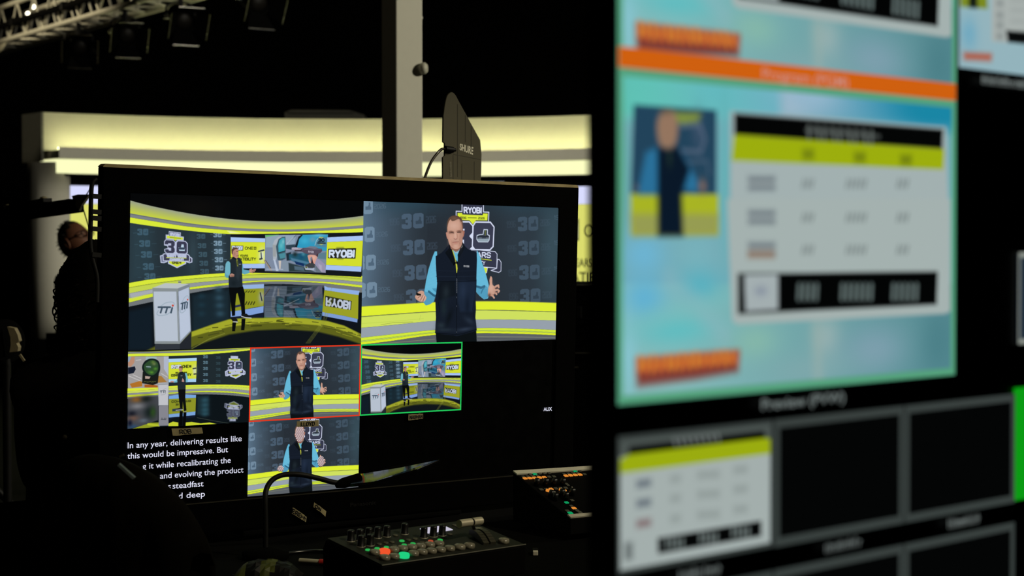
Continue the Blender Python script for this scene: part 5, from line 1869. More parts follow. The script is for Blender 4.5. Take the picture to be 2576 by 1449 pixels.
# ------------------------------------------------------------------ the control desk
eT = Vector((exL.x, exL.y, 0)).normalized()
nT = Vector((-eT.y, eT.x, 0))
oT = Vector((oL.x, oL.y, 0))
tab = thing('control_desk', 'long black control desk under the large monitor', 'desk', oT, (eT, nT, Vector((0, 0, 1))))
DX0, DX1, DY0, DY1 = -.60, 1.55, -.80, .23
obj('desk_top', MB().box(DX0, DY0, TABLE_Z - .03, DX1, DY1, TABLE_Z), mat('desk_black', '020202', .9, spec=.05), tab, bevel=.004)
for x in (DX0 + .06, DX1 - .06):
    for y in (DY0 + .06, DY1 - .06):
        obj('leg', MB().box(x - .025, y - .025, 0, x + .025, y + .025, TABLE_Z - .03), METAL, tab)
obj('front_panel', MB().box(DX0 + .09, DY1 - .1, .2, DX1 - .09, DY1 - .08, TABLE_Z - .03), SOFTBLACK, tab)

# ---- vision switcher: local x along the panel, y back, z normal to the sloped panel
FLc, FRc = Vector(at(960, 1421, 3.016)), Vector(at(1322, 1368, 3.22))
FLc.z = FRc.z = TABLE_Z + .065
sx_ = (FRc - FLc)
SWW = sx_.length
sx_.normalize()
nb_ = Vector((-sx_.y, sx_.x, 0))
SWD, RISE = .171, .024
sy_ = (nb_ * math.sqrt(SWD ** 2 - RISE ** 2) + Vector((0, 0, RISE))).normalized()
sz_ = sx_.cross(sy_)
base_sw = Vector((FLc.x, FLc.y, TABLE_Z))
sw = thing('vision_switcher', 'black vision switcher with lit buttons and silver T-bar on the desk', 'video switcher', base_sw, (sx_, nb_, Vector((0, 0, 1))))
ca_, sa_ = math.sqrt(SWD ** 2 - RISE ** 2) / SWD, RISE / SWD


def Sw(x, y, z=0.0):
    """panel metres -> switcher local (x right, y up the slope, z off the panel)"""
    return (x, y * ca_ - z * sa_, .065 + y * sa_ + z * ca_)


NZ = Vector((0, -sa_, ca_))


def sw_px(u, v, z=0.0):
    """photo pixel -> panel x, y"""
    o, d = Vector(CAM), (Vector(at(u, v, 1.0)) - Vector(CAM))
    p0 = FLc + sz_ * z
    t = (p0 - o).dot(sz_) / d.dot(sz_)
    q = o + d * t - p0
    return q.dot(sx_), q.dot(sy_)


bd = MB()
prof = [(0, .012), (0, .063), (SWD * ca_, .065 + RISE - .002), (SWD * ca_ + .01, .07), (SWD * ca_ + .01, .012)]
n = len(prof)
bd.add([(x, y, z) for x in (0, SWW) for y, z in prof], [tuple(range(n)), tuple(range(n, 2 * n))[::-1]] + [(i, i + n, (i + 1) % n + n, (i + 1) % n) for i in range(n)])
obj('chassis', bd, mat('switcher_black', '030303', .7, spec=.06), sw, bevel=.002)
pn = MB()
pn.add([Sw(.002, .002, .0003), Sw(SWW - .002, .002, .0003), Sw(SWW - .002, SWD - .002, .0003), Sw(.002, SWD - .002, .0003),
        Sw(.002, .002, -.001), Sw(SWW - .002, .002, -.001), Sw(SWW - .002, SWD - .002, -.001), Sw(.002, SWD - .002, -.001)],
       [(0, 1, 2, 3), (7, 6, 5, 4), (0, 4, 5, 1), (1, 5, 6, 2), (2, 6, 7, 3), (3, 7, 4, 0)])
obj('control_panel', pn, mat('panel_grey_black', '21231d', .6, spec=.2), sw)
edge = MB()
edge.cyl(Sw(.0, -.0005, .0), Sw(SWW, -.0005, .0), .0012, n=8)
obj('front_edge', edge, mat('edge_grey', '55554a', .5), sw)
for (x, y) in ((.02, .02), (SWW - .02, .02), (.02, SWD - .02), (SWW - .02, SWD - .02)):
    obj('rubber_foot', MB().cyl((x, y, 0), (x, y, .013), .009), RUBBER, sw)
K3 = lambda x, y: crop(800, 1280, 2576 / 540)([(x, y)])[0]
KNOB = mat('knob_black', '050505', .35)
POINTER = mat('knob_ring', 'b9b6a4', .4, metal=.3)
for (x, y) in ((390, 385), (500, 375), (605, 355), (712, 345), (822, 330), (1035, 300), (513, 450), (622, 437), (1265, 345), (1380, 330), (1485, 318)):
    a, b = sw_px(*K3(x, y))
    k = MB()
    k.lathe([(.001, .0), (.0078, .0), (.0078, .002), (.0066, .003), (.0062, .018), (.0055, .0193), (.001, .0195)], Sw(a, b), NZ, 20)
    o = obj('knob', k, KNOB, sw)
    obj('knob_ring', MB().lathe([(.0079, .0), (.0082, .0), (.0082, .0012), (.0079, .0012)], Sw(a, b), NZ, 20), POINTER, o)
FROST = mat('frosted_cap', '7c7868', .25, vary=.3, scale=220)
RED_L = emat('lamp_red', 'f0552c', 1.0, False)
GRN_L = emat('lamp_green', '20d080', 1.0, False)


def button(name, u, v, r, h, m, label=None, sq=.9):
    a, b = sw_px(u, v, h * .5)
    mb = MB()
    mb.lathe([(.0005, .0), (r, .0), (r * 1.02, h * .55), (r * .9, h * .9), (r * .6, h), (.0005, h)], Sw(a, b), NZ, 14)
    return obj(name, mb, m, sw, label=label)


row1 = [(680, 520), (800, 508), (910, 487), (1015, 472), (1125, 458), (1230, 445), (1340, 430), (1450, 415)]
row2 = [(800, 582), (915, 568), (1032, 555), (1145, 532), (1250, 515), (1360, 502), (1470, 488), (1580, 472)]
for i, p in enumerate(row1):
    button('cross_point_button', *K3(*p), .0098, .0085, RED_L if i == 1 else FROST, 'lit red button' if i == 1 else None)
for i, p in enumerate(row2):
    button('cross_point_button', *K3(*p), .0098, .0085, GRN_L if i == 2 else FROST, 'lit green button' if i == 2 else None)
for p in ((1700, 455), (1815, 440), (1925, 258), (2228, 382)):
    button('transition_button', *K3(*p), .0105, .009, FROST)
SMG = emat('small_lamp_green', '2fae50', .9, False)
SMR = emat('small_lamp_red', 'b04a30', .9, False)
DIM = mat('small_key', '4c4a3a', .5)
for (x, y, m) in ((600, 492, SMG), (710, 475, SMG), (822, 460, SMG), (1035, 432, SMG), (1140, 416, SMG), (1465, 372, SMG), (1007, 384, SMG), (1352, 386, SMR), (735, 422, DIM), (815, 408, DIM), (888, 398, DIM), (920, 445, DIM),
                 (1085, 372, DIM), (1165, 360, DIM), (1250, 402, DIM), (930, 318, DIM), (1582, 305, DIM), (1640, 195, DIM), (1690, 220, DIM)):
    button('small_key', *K3(x, y), .0048, .0025, m, 'lit green key' if m is SMG else 'lit red key' if m is SMR else None)
q4 = [sw_px(*K3(x, y)) for x, y in ((1222, 245), (1508, 208), (1618, 258), (1322, 300))]
lc = MB()
lc.prism(q4, lambda x, y, t: Sw(x, y, t), .0004, .0016)
obj('display', lc, emat('lcd_white', 'c9c4d6', .95, False), sw, label='small bright display')
# T-bar
g0, g1 = sw_px(*K3(1880, 320)), sw_px(*K3(2060, 430))
for dx in (-.008, .008):
    gv = MB()
    P = [(g0[0] + (g1[0] - g0[0]) * t + dx, g0[1] + (g1[1] - g0[1]) * t, .004 + .016 * math.sin(math.pi * (.25 + .75 * t))) for t in np.linspace(0, 1, 9)]
    for (a, b) in zip(P[:-1], P[1:]):
        gv.beam(Sw(a[0], a[1], a[2] * .5), Sw(b[0], b[1], b[2] * .5), .011, max(a[2] * .6, .004), up=NZ)
    obj('t_bar_guide', gv, mat('guide_grey', '3b3a2e', .5), sw)
hb0, hb1 = Vector(at(1155, 1318, 3.19)), Vector(at(1210, 1310, 3.235))
inv = sw.matrix_world.inverted()
h0, h1 = inv @ hb0, inv @ hb1
hd = (h1 - h0).normalized()
tbm = MB()
tbm.cyl(h0, h0 + (h1 - h0) * .53, .0072, n=24)
tbm.cyl(h0 + (h1 - h0) * .6, h1, .0072, n=24)
tbm.cyl(h0 + (h1 - h0) * .5, h0 + (h1 - h0) * .62, .0062, n=20, mi=1)
tb_o = obj('t_bar_handle', tbm, [mat('brushed_silver', 'e2dabf', .42, metal=.6, vary=.03), KNOB], sw, label='brushed silver T-bar handle')
foot = Vector(Sw(*(sw_px(*K3(1895, 300))), .0))
obj('t_bar_arm', MB().beam(h0 + (h1 - h0) * .56, foot, .008, .005, up=(1, 0, 0)), KNOB, sw)

# ---- tilted console on the right, silver strips along its top and bottom
cl0, cl1 = Vector(at(1435, 1304, 3.63)), Vector(at(1290, 1187, 3.80))
cyv = (cl1 - cl0)
CD = cyv.length
cyv.normalize()
cxv = (eT - cyv * eT.dot(cyv)).normalized()
czv = cxv.cross(cyv)
con = thing('control_console', 'tilted black console with orange and green buttons behind the vision switcher', 'control console', Vector((cl0.x, cl0.y, TABLE_Z)), None)
cb0 = Vector((cl0.x, cl0.y, TABLE_Z))


def Cn(x, y, z=0.0):
    p = cl0 + cxv * x + cyv * y + czv * z - cb0
    return tuple(p)


def cn_px(u, v, z=0.0):
    o, d = Vector(CAM), (Vector(at(u, v, 1.0)) - Vector(CAM))
    p0 = cl0 + czv * z
    t = (p0 - o).dot(czv) / d.dot(czv)
    q = o + d * t - p0
    return q.dot(cxv), q.dot(cyv)


CWD = .40
ch_ = MB()
tops = [Cn(0, 0), Cn(CWD, 0), Cn(CWD, CD), Cn(0, CD)]
ch_.add(tops + [(p[0], p[1], .012) for p in tops], [(0, 1, 2, 3), (7, 6, 5, 4), (0, 4, 5, 1), (1, 5, 6, 2), (2, 6, 7, 3), (3, 7, 4, 0)])
obj('chassis', ch_, mat('console_black', '020202', .7, spec=.06), con, bevel=.002)
for f in range(4):
    p = Cn((.03, CWD - .03)[f % 2], (.03, CD - .03)[f // 2])
    obj('rubber_foot', MB().cyl((p[0], p[1], 0), (p[0], p[1], .013), .01), RUBBER, con)
for y0, y1 in ((CD - .016, CD), (0, .012)):
    sm = MB()
    sm.prism([(0, y0), (CWD, y0), (CWD, y1), (0, y1)], lambda x, y, t: Cn(x, y, t), .0, .003)
    obj('trim_strip', sm, SILVER, con, label='silver strip')
C6 = lambda x, y: crop(1270, 1160, 2083 / 230)([(x, y)])[0]
ORL = emat('key_orange', 'e08a34', .95, False)
GRK = emat('key_green', '0f9a5c', .95, False)
KEY = mat('key_grey', '4a4a40', .5)
for (x, y, m, r) in [(460, 403, ORL, 1.1), (570, 397, ORL, 1.1), (678, 391, ORL, 1.1), (788, 384, ORL, 1.1), (897, 377, ORL, 1.1), (1390, 342, ORL, 1.1), (1498, 333, ORL, 1.1), (1604, 325, ORL, 1.1), (1712, 317, ORL, 1.1),
                     (1050, 643, ORL, 1.05), (1573, 1080, ORL, 1.1), (682, 305, GRK, 1.0), (1600, 241, GRK, 1.0), (1405, 953, GRK, 1.0), (1490, 1192, GRK, 1.2),
                     (1005, 369, KEY, 1), (1115, 361, KEY, 1), (1812, 308, KEY, 1), (788, 297, KEY, .9), (897, 291, KEY, .9), (1005, 284, KEY, .9), (570, 312, KEY, .8), (520, 360, KEY, 1), (630, 352, KEY, 1), (740, 345, KEY, 1), (415, 365, KEY, .9),
                     (1345, 305, KEY, .9), (1447, 297, KEY, 1), (1555, 289, KEY, 1), (1655, 281, KEY, 1), (1708, 232, KEY, .9), (825, 657, KEY, 1.1), (937, 650, KEY, 1), (1160, 635, KEY, 1.1), (1270, 628, KEY, 1), (1380, 621, KEY, 1.1), (1133, 763, KEY, 1),
                     (1527, 903, KEY, 1), (1508, 1030, KEY, 1), (1420, 1143, KEY, 1.1), (1632, 1130, KEY, 1.1), (1700, 1175, KEY, 1.2), (1395, 527, KEY, .9), (1430, 558, KEY, .9)]:
    a, b = cn_px(*C6(x, y))
    w, h = .0042 * r, .0036 * r
    mb = MB()
    mb.prism([(a - w, b - h), (a + w, b - h), (a + w, b + h), (a - w, b + h)], lambda X, Y, t: Cn(X, Y, t), .0, .0022)
    obj('key', mb, m, con, bevel=.0006, label='lit orange key' if m is ORL else 'lit green key' if m is GRK else None)
for (x, y) in ((1015, 700), (1315, 680)):
    a, b = cn_px(*C6(x, y))
    mb = MB()
    mb.beam(Cn(a - .005, b + .006, .002), Cn(a + .005, b - .006, .002), .006, .004, up=czv)
    obj('lit_bar', mb, ORL, con, label='lit orange bar')
for (x, y) in ((712, 560), (910, 560), (1105, 555), (1300, 550), (1040, 830), (1130, 890), (1280, 800), (1370, 870), (1520, 780)):
    a, b = cn_px(*C6(x, y))
    o = obj('dial', MB().lathe([(.001, 0), (.0062, 0), (.0056, .016), (.001, .0165)], Cn(a, b), czv, 16), KNOB, con)
    if y > 700:
        obj('dial_mark', MB().beam(Cn(a - .001, b + .003, .0168), Cn(a + .001, b + .006, .0168), .002, .001, up=czv), POINTER, o)

# ---- gooseneck lamp arching before the monitor
gp = [at(u, v, d) for u, v, d in ((668, 1400, 3.44), (668, 1320, 3.44), (667, 1255, 3.44), (672, 1226, 3.45), (688, 1205, 3.46), (716, 1194, 3.47), (756, 1194, 3.48), (800, 1203, 3.5), (838, 1213, 3.51), (868, 1216, 3.52))]
gz = Vector((gp[0][0], gp[0][1], TABLE_Z))
gl_ = thing('gooseneck_lamp', 'black gooseneck desk lamp arching in front of the large monitor', 'desk lamp', gz)
gp[0] = (gz.x, gz.y, TABLE_Z + .02)
gl_pts = [tuple(Vector(p) - gz) for p in gp]
obj('gooseneck', MB().tube(spline(gl_pts, False, 6), .0052, 12), RUBBER, gl_)
obj('base', MB().lathe([(.001, 0), (.045, 0), (.045, .012), (.02, .02), (.001, .022)], (0, 0, 0), (0, 0, 1), 28), SOFTBLACK, gl_)
h0_, h1_ = Vector(at(846, 1220, 3.51)) - gz, Vector(at(905, 1204, 3.54)) - gz
obj('socket', MB().tube([h0_, h0_ + (h1_ - h0_) * .3, h1_], [.0065, .0105, .0115], 12), SOFTBLACK, gl_)
hp = [Vector(at(u, v, d)) - gz for u, v, d in ((880, 1218, 3.50), (905, 1192, 3.56), (1000, 1170, 3.60), (1106, 1156, 3.64), (1050, 1180, 3.58), (940, 1212, 3.51))]
hood = MB()
dn = Vector((0, 0, -.006))
hood.add([tuple(p) for p in hp] + [tuple(p + dn) for p in hp], [tuple(range(6)), tuple(range(6, 12))[::-1]] + [(i, i + 6, (i + 1) % 6 + 6, (i + 1) % 6) for i in range(6)])
obj('hood', hood, mat('gloss_black', '060606', .08, spec=.8), gl_, bevel=.001, label='flat glossy hood')

# ---- paddle antenna behind the monitor
ap = Vector(at(1160, 400, 4.52))
ant = thing('paddle_antenna', 'dark olive paddle antenna with white lettering above the large monitor', 'antenna', (ap.x, ap.y, 0))
aex = Vector((.79, .613, 0)).normalized()
aey = Vector((-.613, .79, 0))


def an_px(u, v):
    o, d = Vector(CAM), (Vector(at(u, v, 1.0)) - Vector(CAM))
    t = (ap - o).dot(aey) / d.dot(aey)
    q = o + d * t - ap
    return q.dot(aex), q.z


def An(x, z, t=0.0):
    p = aex * x + aey * t
    return (p.x, p.y, ap.z + z)


K2 = crop(800, 200, 2574 / 700)
left = [(1150, 1050), (1148, 720), (1166, 706), (1166, 590), (1150, 580), (1155, 330)]
tip = spline([(1155, 330), (1168, 230), (1190, 150), (1228, 118), (1262, 140), (1290, 190)], False, 5)
right = [(1495, 560), (1508, 690), (1505, 860), (1495, 1050)]
out = K2(np.r_[left, tip, right])
oa = [an_px(u, v) for u, v in out]
obj('paddle', MB().prism(oa, An, -.003, .003), mat('antenna_olive', '4b483a', .8, vary=.06, scale=18, spec=.2), ant, bevel=.0012)
ln = MB()
for (a, b) in (((1285, 230), (1285, 900)), ((1358, 330), (1358, 580)), ((1412, 430), (1412, 700)), ((1245, 690), (1500, 740)), ((1325, 780), (1325, 930)), ((1440, 760), (1440, 930)), ((1245, 700), (1245, 930))):
    p, q = an_px(*K2([a])[0]), an_px(*K2([b])[0])
    ln.beam(An(*p, -.0033), An(*q, -.0033), .0012, .0006, up=aey)
obj('panel_groove', ln, mat('groove_dark', '37352a', .8), ant)
at_t = MB()
q0, q1, q2, q3 = [an_px(*K2([p])[0]) for p in ((1305, 588), (1430, 622), (1425, 694), (1303, 650))]


def shure_place(x, y):
    """x 0..1 along the word, y 0..1 up"""
    a = (q3[0] + (q2[0] - q3[0]) * x, q3[1] + (q2[1] - q3[1]) * x)
    b = (q0[0] + (q1[0] - q0[0]) * x, q0[1] + (q1[1] - q0[1]) * x)
    return An(a[0] + (b[0] - a[0]) * y, a[1] + (b[1] - a[1]) * y, -.0036)


add_type(at_t, 'SHURE', shure_place, 0, 1, .0, .95, .028)
obj('maker_name', at_t, mat('antenna_print', 'd5d2be', .6), ant, label='pale maker lettering')
vt = MB()
z0, z1 = an_px(*K2([(1232, 900)])[0]), an_px(*K2([(1225, 760)])[0])
for k in range(17):
    t0, t1 = k / 17, k / 17 + .035
    h = (.0062, .005, .0056)[k % 3]
    P4 = [(z0[0] + (z1[0] - z0[0]) * t, z0[1] + (z1[1] - z0[1]) * t) for t in (t0, t1)]
    vt.add([An(P4[0][0], P4[0][1], -.0036), An(P4[0][0] - h, P4[0][1], -.0036), An(P4[1][0] - h, P4[1][1], -.0036), An(P4[1][0], P4[1][1], -.0036)], [(0, 1, 2, 3), (3, 2, 1, 0)])
obj('side_print', vt, mat('antenna_print_dim', '8f8b78', .6), ant)
cpx = an_px(1126, 377)
cv = Vector(An(*cpx, -.006))
cj = MB()
cj.cyl(cv + Vector(An(0, 0, 0)) * 0 + aex * .012, cv - aex * .012 + Vector((0, 0, .002)), .008, n=14)
cj.cyl(cv + aex * .02, cv + aex * .012, .0045, n=10)
obj('connector', cj, METAL, ant)
wire = [cv - aex * .01, cv - aex * .022 + Vector((0, 0, .001)), Vector(An(*an_px(1095, 388), -.006)), Vector(An(*an_px(1080, 410), -.006)), Vector(An(*an_px(1066, 445), -.006)), Vector(An(*an_px(1058, 480), -.004)), Vector(An(*an_px(1062, 560), .03))]
obj('cable', MB().tube(spline([tuple(p) for p in wire], False, 6), .0036, 10), mat('antenna_cable', '241d12', .35, coat=.3), ant)
mz = an_px(1165, 470)
pm_ = MB()
pm_.cyl(An(mz[0], -.12 - 0, .02), (An(mz[0], 0, .02)[0], An(mz[0], 0, .02)[1], .03), .011, n=14)
obj('stand_pole', pm_, METAL, ant)
bb = Vector((An(mz[0], 0, .02)[0], An(mz[0], 0, .02)[1], 0))
obj('mount', MB().box(bb.x - .025, bb.y - .02, ap.z - .14, bb.x + .025, bb.y + .012, ap.z - .08), METAL, ant, bevel=.003)
for k in range(3):
    t = 2.1 * k + .9
    obj('stand_leg', MB().cyl(tuple(bb + Vector((0, 0, .35))), tuple(bb + Vector((.2 * math.cos(t), .2 * math.sin(t), .012))), .009, n=10), METAL, ant)

# ---- black boom reaching in from the left
b0, b1 = Vector(at(-60, 553, 6.2)), Vector(at(192, 517, 5.6))
bm = thing('boom_arm', 'black boom arm reaching in from the left edge beside the round grey pillar', 'boom arm', (b0.x, b0.y, 0))
bo = Vector((b0.x, b0.y, 0))
obj('arm', MB().beam(b0 - bo, b1 - bo, .055, .042), SOFTBLACK, bm, bevel=.004)
tp_ = Vector((0, 0, .022))
obj('rail', MB().beam(b0 - bo + tp_, Vector(at(120, 503, 5.78)) - bo, .03, .012), METAL, bm)
for (u, v) in ((110, 500), (20, 520)):
    p = Vector(at(u, v, 5.8 if u > 60 else 6.0)) - bo
    obj('rail_knob', MB().ball(p, .014, .014, .008, 12), mat('beige_knob', '8d8468', .5), bm)
pl4 = [Vector(at(u, v, d)) - bo for u, v, d in ((180, 493, 5.62), (196, 489, 5.6), (225, 489, 5.56), (206, 515, 5.56), (198, 530, 5.58), (188, 513, 5.6))]
em_ = MB()
em_.add([tuple(p) for p in pl4] + [tuple(p + Vector((0, .03, 0))) for p in pl4], [tuple(range(6))[::-1], tuple(range(6, 12))] + [(i, (i + 1) % 6, (i + 1) % 6 + 6, i + 6) for i in range(6)])
obj('end_bracket', em_, mat('bracket_grey', '4a4536', .7), bm)
for a, b in (((203, 512), (240, 455)), ((206, 515), (229, 590))):
    obj('stay_wire', MB().cyl(Vector(at(*a, 5.58)) - bo, Vector(at(*b, 5.55)) - bo, .0022, n=6), RUBBER, bm)
obj('stand_pole', MB().cyl((0, 0, .03), b0 - bo, .022, n=14), METAL, bm)
for k in range(3):
    t = 2.1 * k + .4
    obj('stand_leg', MB().cyl((0, 0, .5), (.45 * math.cos(t), .45 * math.sin(t), .015), .014, n=10), METAL, bm)

# ---- flight case behind the right end of the monitor
fc = Vector(at(1470, 720, 6.3))
fcs = thing('equipment_case', 'black equipment case with thin metal edges behind the right end of the large monitor', 'case', (fc.x, fc.y, 0))
zt = lambda v: 1.33 - (v - 590) / F * 6.3
obj('case_body', MB().box(-.12, 0, .05, .5, .5, zt(716)), SOFTBLACK, fcs, bevel=.004)
EDG = mat('case_edge', '8b8878', .35, metal=.8)
for v, w in ((716, .5), (887, .06), (923, -.02)):
    obj('metal_edge', MB().box(-.11, -.006, zt(v) - .002, w, 0, zt(v) + .001), EDG, fcs)
obj('latch', MB().box(-.03, -.008, zt(800), -.01, 0, zt(770)), METAL, fcs, bevel=.002)
obj('handle', MB().tube(spline([(.05, -.002, zt(800)), (.05, -.03, zt(802)), (.16, -.03, zt(802)), (.16, -.002, zt(800))], False, 4), .006, 8), METAL, fcs)
for x in (-.06, .44):
    for y in (.06, .44):
        obj('caster', MB().cyl((x - .012, y, .025), (x + .012, y, .025), .025, n=14), RUBBER, fcs)

# ---- round black object on a pole at the left edge
rl0 = Vector(at(16, 858, 5.0))
fl_ = thing('round_object', 'round black lamp with a beige rim low at the left edge', 'lamp', (rl0.x, rl0.y, 0))
ax_ = Vector((.75, -.65, .1)).normalized()
cc = Vector((0, 0, rl0.z))
obj('housing', MB().lathe([(.001, -.09), (.05, -.085), (.062, -.02), (.062, .0), (.052, .004), (.001, .004)], cc, ax_, 28), SOFTBLACK, fl_)
rim = [Vector(at(u, v, 4.96)) - Vector((rl0.x, rl0.y, 0)) for u, v in ((18, 822), (36, 826), (44, 842), (48, 858), (41, 864), (46, 874), (44, 884), (24, 886), (27, 868), (26, 848))]
rm_ = MB()
nr = len(rim)
rm_.add([tuple(p) for p in rim] + [tuple(p + Vector((.0, .03, 0))) for p in rim], [tuple(range(nr))[::-1], tuple(range(nr, 2 * nr))] + [(i, (i + 1) % nr, (i + 1) % nr + nr, i + nr) for i in range(nr)])
obj('rim', rm_, mat('beige_rim', '7d7358', .7), fl_, label='beige rim')
obj('clip', MB().beam(Vector(at(50, 892, 4.96)) - Vector((rl0.x, rl0.y, 0)), Vector(at(61, 908, 4.96)) - Vector((rl0.x, rl0.y, 0)), .006, .006), mat('beige_rim', '9c8f6c', .6), fl_)
obj('stand_pole', MB().cyl((0, 0, .02), (0, 0, rl0.z - .05), .012, n=12), METAL, fl_)
obj('base', MB().lathe([(.001, 0), (.14, 0), (.14, .015), (.02, .025), (.001, .025)], (0, 0, 0), (0, 0, 1), 28), METAL, fl_)

# ---- small things on the desk, bottom
q = Vector(at(672, 1436, 3.24))
q.z = TABLE_Z
sbag = thing('snack_bag', 'crumpled dark bag with yellow-green patches left of the vision switcher', 'bag', q)
bgm = MB()
rr = random.Random(7)
nx, ny = 14, 10
V = []
for j in range(ny + 1):
    for i in range(nx + 1):
        s, t = i / nx * 2 - 1, j / ny * 2 - 1
        h = (1 - s ** 4) * (1 - t ** 4) * .03 + rr.uniform(-.004, .004) * (1 - abs(s)) + .001
        V.append((s * .062, t * .04, max(h, .0008)))
Fq = [(j * (nx + 1) + i, j * (nx + 1) + i + 1, (j + 1) * (nx + 1) + i + 1, (j + 1) * (nx + 1) + i) for j in range(ny) for i in range(nx)]
bgm.add(V, Fq)
bgm.mi = [1 if (5 + (k // nx) * .2 < k % nx < 8 + (k // nx) * .1 or k % nx < 3) else 0 for k in range(len(Fq))]
bgm.add([(x, y, 0) for x, y, z in V], [f[::-1] for f in Fq])
obj('wrapper', bgm, [mat('bag_black', '040404', .5, spec=.2), mat('bag_reflection', '3c4208', .5)], sbag)  # lime faces stand for yellow reflected in a glossy surface
sd_ = MB()
sd_.box(-.064, -.004, .0, -.060, .004, .006)
obj('seal', sd_, mat('bag_black', '040404', .5, spec=.2), sbag)
q = Vector(at(792, 1407, 3.37))
q.z = TABLE_Z
pen = thing('marker_pen', 'pale marker pen with a red cap lying left of the vision switcher', 'pen', q)
obj('barrel', MB().cyl((-.03, .012, .006), (.012, -.004, .006), .005, n=12), mat('pen_pale', 'a9a48c', .4), pen)
obj('cap', MB().cyl((.010, -.0035, .006), (.036, -.013, .006), .006, n=12), mat('pen_red', 'a8211a', .4), pen, label='red cap')
q = Vector(at(1347, 1389, 3.47))
q.z = TABLE_Z
usb = thing('usb_plug', 'small pale metal plug lying right of the vision switcher', 'plug', q)
obj('shell', MB().box(-.005, -.008, .001, .005, .008, .009), SILVER, usb, bevel=.001)
obj('grip', MB().box(-.006, .008, .0, .006, .03, .010), RUBBER, usb, bevel=.002)
dcb = thing('desk_cable', 'thin black cable curving over the desk left of the vision switcher', 'cable', Vector((at(690, 1400, 3.4)[0], at(690, 1400, 3.4)[1], TABLE_Z)))
co = Vector(dcb.location)
cps = []
for u, v in ((640, 1418), (680, 1402), (730, 1391), (790, 1386), (830, 1388)):
    o_, d_v = Vector(CAM), Vector(at(u, v, 1.0)) - Vector(CAM)
    t = (TABLE_Z + .004 - o_.z) / d_v.z
    cps.append(tuple(o_ + d_v * t - co))
obj('cable', MB().tube(spline(cps, False, 6), .0032, 8), mat('cable_gloss', '101010', .25), dcb)


# ------------------------------------------------------------------ people
SKIN = mat('skin', '754a35', .6, vary=.06)
HAIR = mat('dark_hair', '040302', .9, spec=.03)
GREYHAIR = mat('greying_hair', '2b2723', .6)
BLACKCLOTH = mat('black_cloth', '050505', .95, spec=.05)


def skin_mesh(joints, edges, sub=2):
    """limbs grown with a Skin modifier, returned as verts and faces; joints = {name: (point, radius)}"""
    names = list(joints)
    me = bpy.data.meshes.new('body_sketch')
    me.from_pydata([tuple(joints[n][0]) for n in names], [(names.index(a), names.index(b)) for a, b in edges], [])
    o = bpy.data.objects.new('body_sketch', me)
    COL.objects.link(o)
    o.modifiers.new('skin', 'SKIN')
    for i, n in enumerate(names):
        r = joints[n][1]
        me.skin_vertices[0].data[i].radius = (r, r) if np.isscalar(r) else r
        me.skin_vertices[0].data[i].use_root = (i == 0)
    sb = o.modifiers.new('sub', 'SUBSURF')
    sb.levels = sb.render_levels = sub
    dg = bpy.context.evaluated_depsgraph_get()
    m2 = bpy.data.meshes.new_from_object(o.evaluated_get(dg))
    v = [tuple(p.co) for p in m2.vertices]
    f = [tuple(p.vertices) for p in m2.polygons]
    bpy.data.objects.remove(o)
    bpy.data.meshes.remove(me)
    bpy.data.meshes.remove(m2)
    return v, f


def head_mesh(mb, c, fwd, up, size=1.0, mi=0):
    """shaped head: skull, jaw, brow, sockets, nose, lips, chin, ears"""
    fwd, up = Vector(fwd).normalized(), Vector(up).normalized()
    side = fwd.cross(up).normalized()
    up = side.cross(fwd)
    n, m = 36, 26
    V = []
    g = lambda a, s: math.exp(-(a / s) ** 2)
    for j in range(m + 1):
        ph = math.pi * j / m
        z = -math.cos(ph)
        for i in range(n):
            th = 2 * math.pi * i / n
            x, y = math.sin(ph) * math.cos(th), math.sin(ph) * math.sin(th)      # x forward, y side
            X, Y, Z = x * .098, y * .076, z * .122
            if z < -.1:
                k = min((-z - .1) / .9, 1)
                Y *= 1 - .32 * k
                X = X * (1 - .18 * k) + (.016 * k if x > 0 else .022 * k)
            if x > 0:
                X += .006 * g(z - .16, .12) * g(y, .55)                            # brow
                X -= .011 * g(z + .02, .12) * (g(y - .36, .2) + g(y + .36, .2))    # sockets
                X += .026 * g(z + .22, .14) * g(y, .13) + .013 * g(z + .02, .16) * g(y, .1)   # nose
                X += .006 * g(z + .5, .07) * g(y, .28)                             # lips
                X -= .005 * g(z + .6, .05) * g(y, .3)
                X += .010 * g(z + .78, .12) * g(y, .3)                             # chin
            V.append(Vector(c) + (fwd * X + side * Y + up * Z) * size)
    mb.add(V, [(j * n + i, j * n + (i + 1) % n, (j + 1) * n + (i + 1) % n, (j + 1) * n + i) for j in range(m) for i in range(n)], mi, True)
    for s in (-1, 1):
        e = Vector(c) + (side * s * .076 - fwd * .006 - up * .006) * size
        ring_ = []
        for t in np.linspace(0, 2 * math.pi, 13):
            ring_.append(tuple(e + (fwd * (-.016 * math.cos(t)) + up * .031 * math.sin(t) + side * s * (.008 - .006 * math.cos(t))) * size))
        mb.tube(ring_, .006 * size, 6, mi)


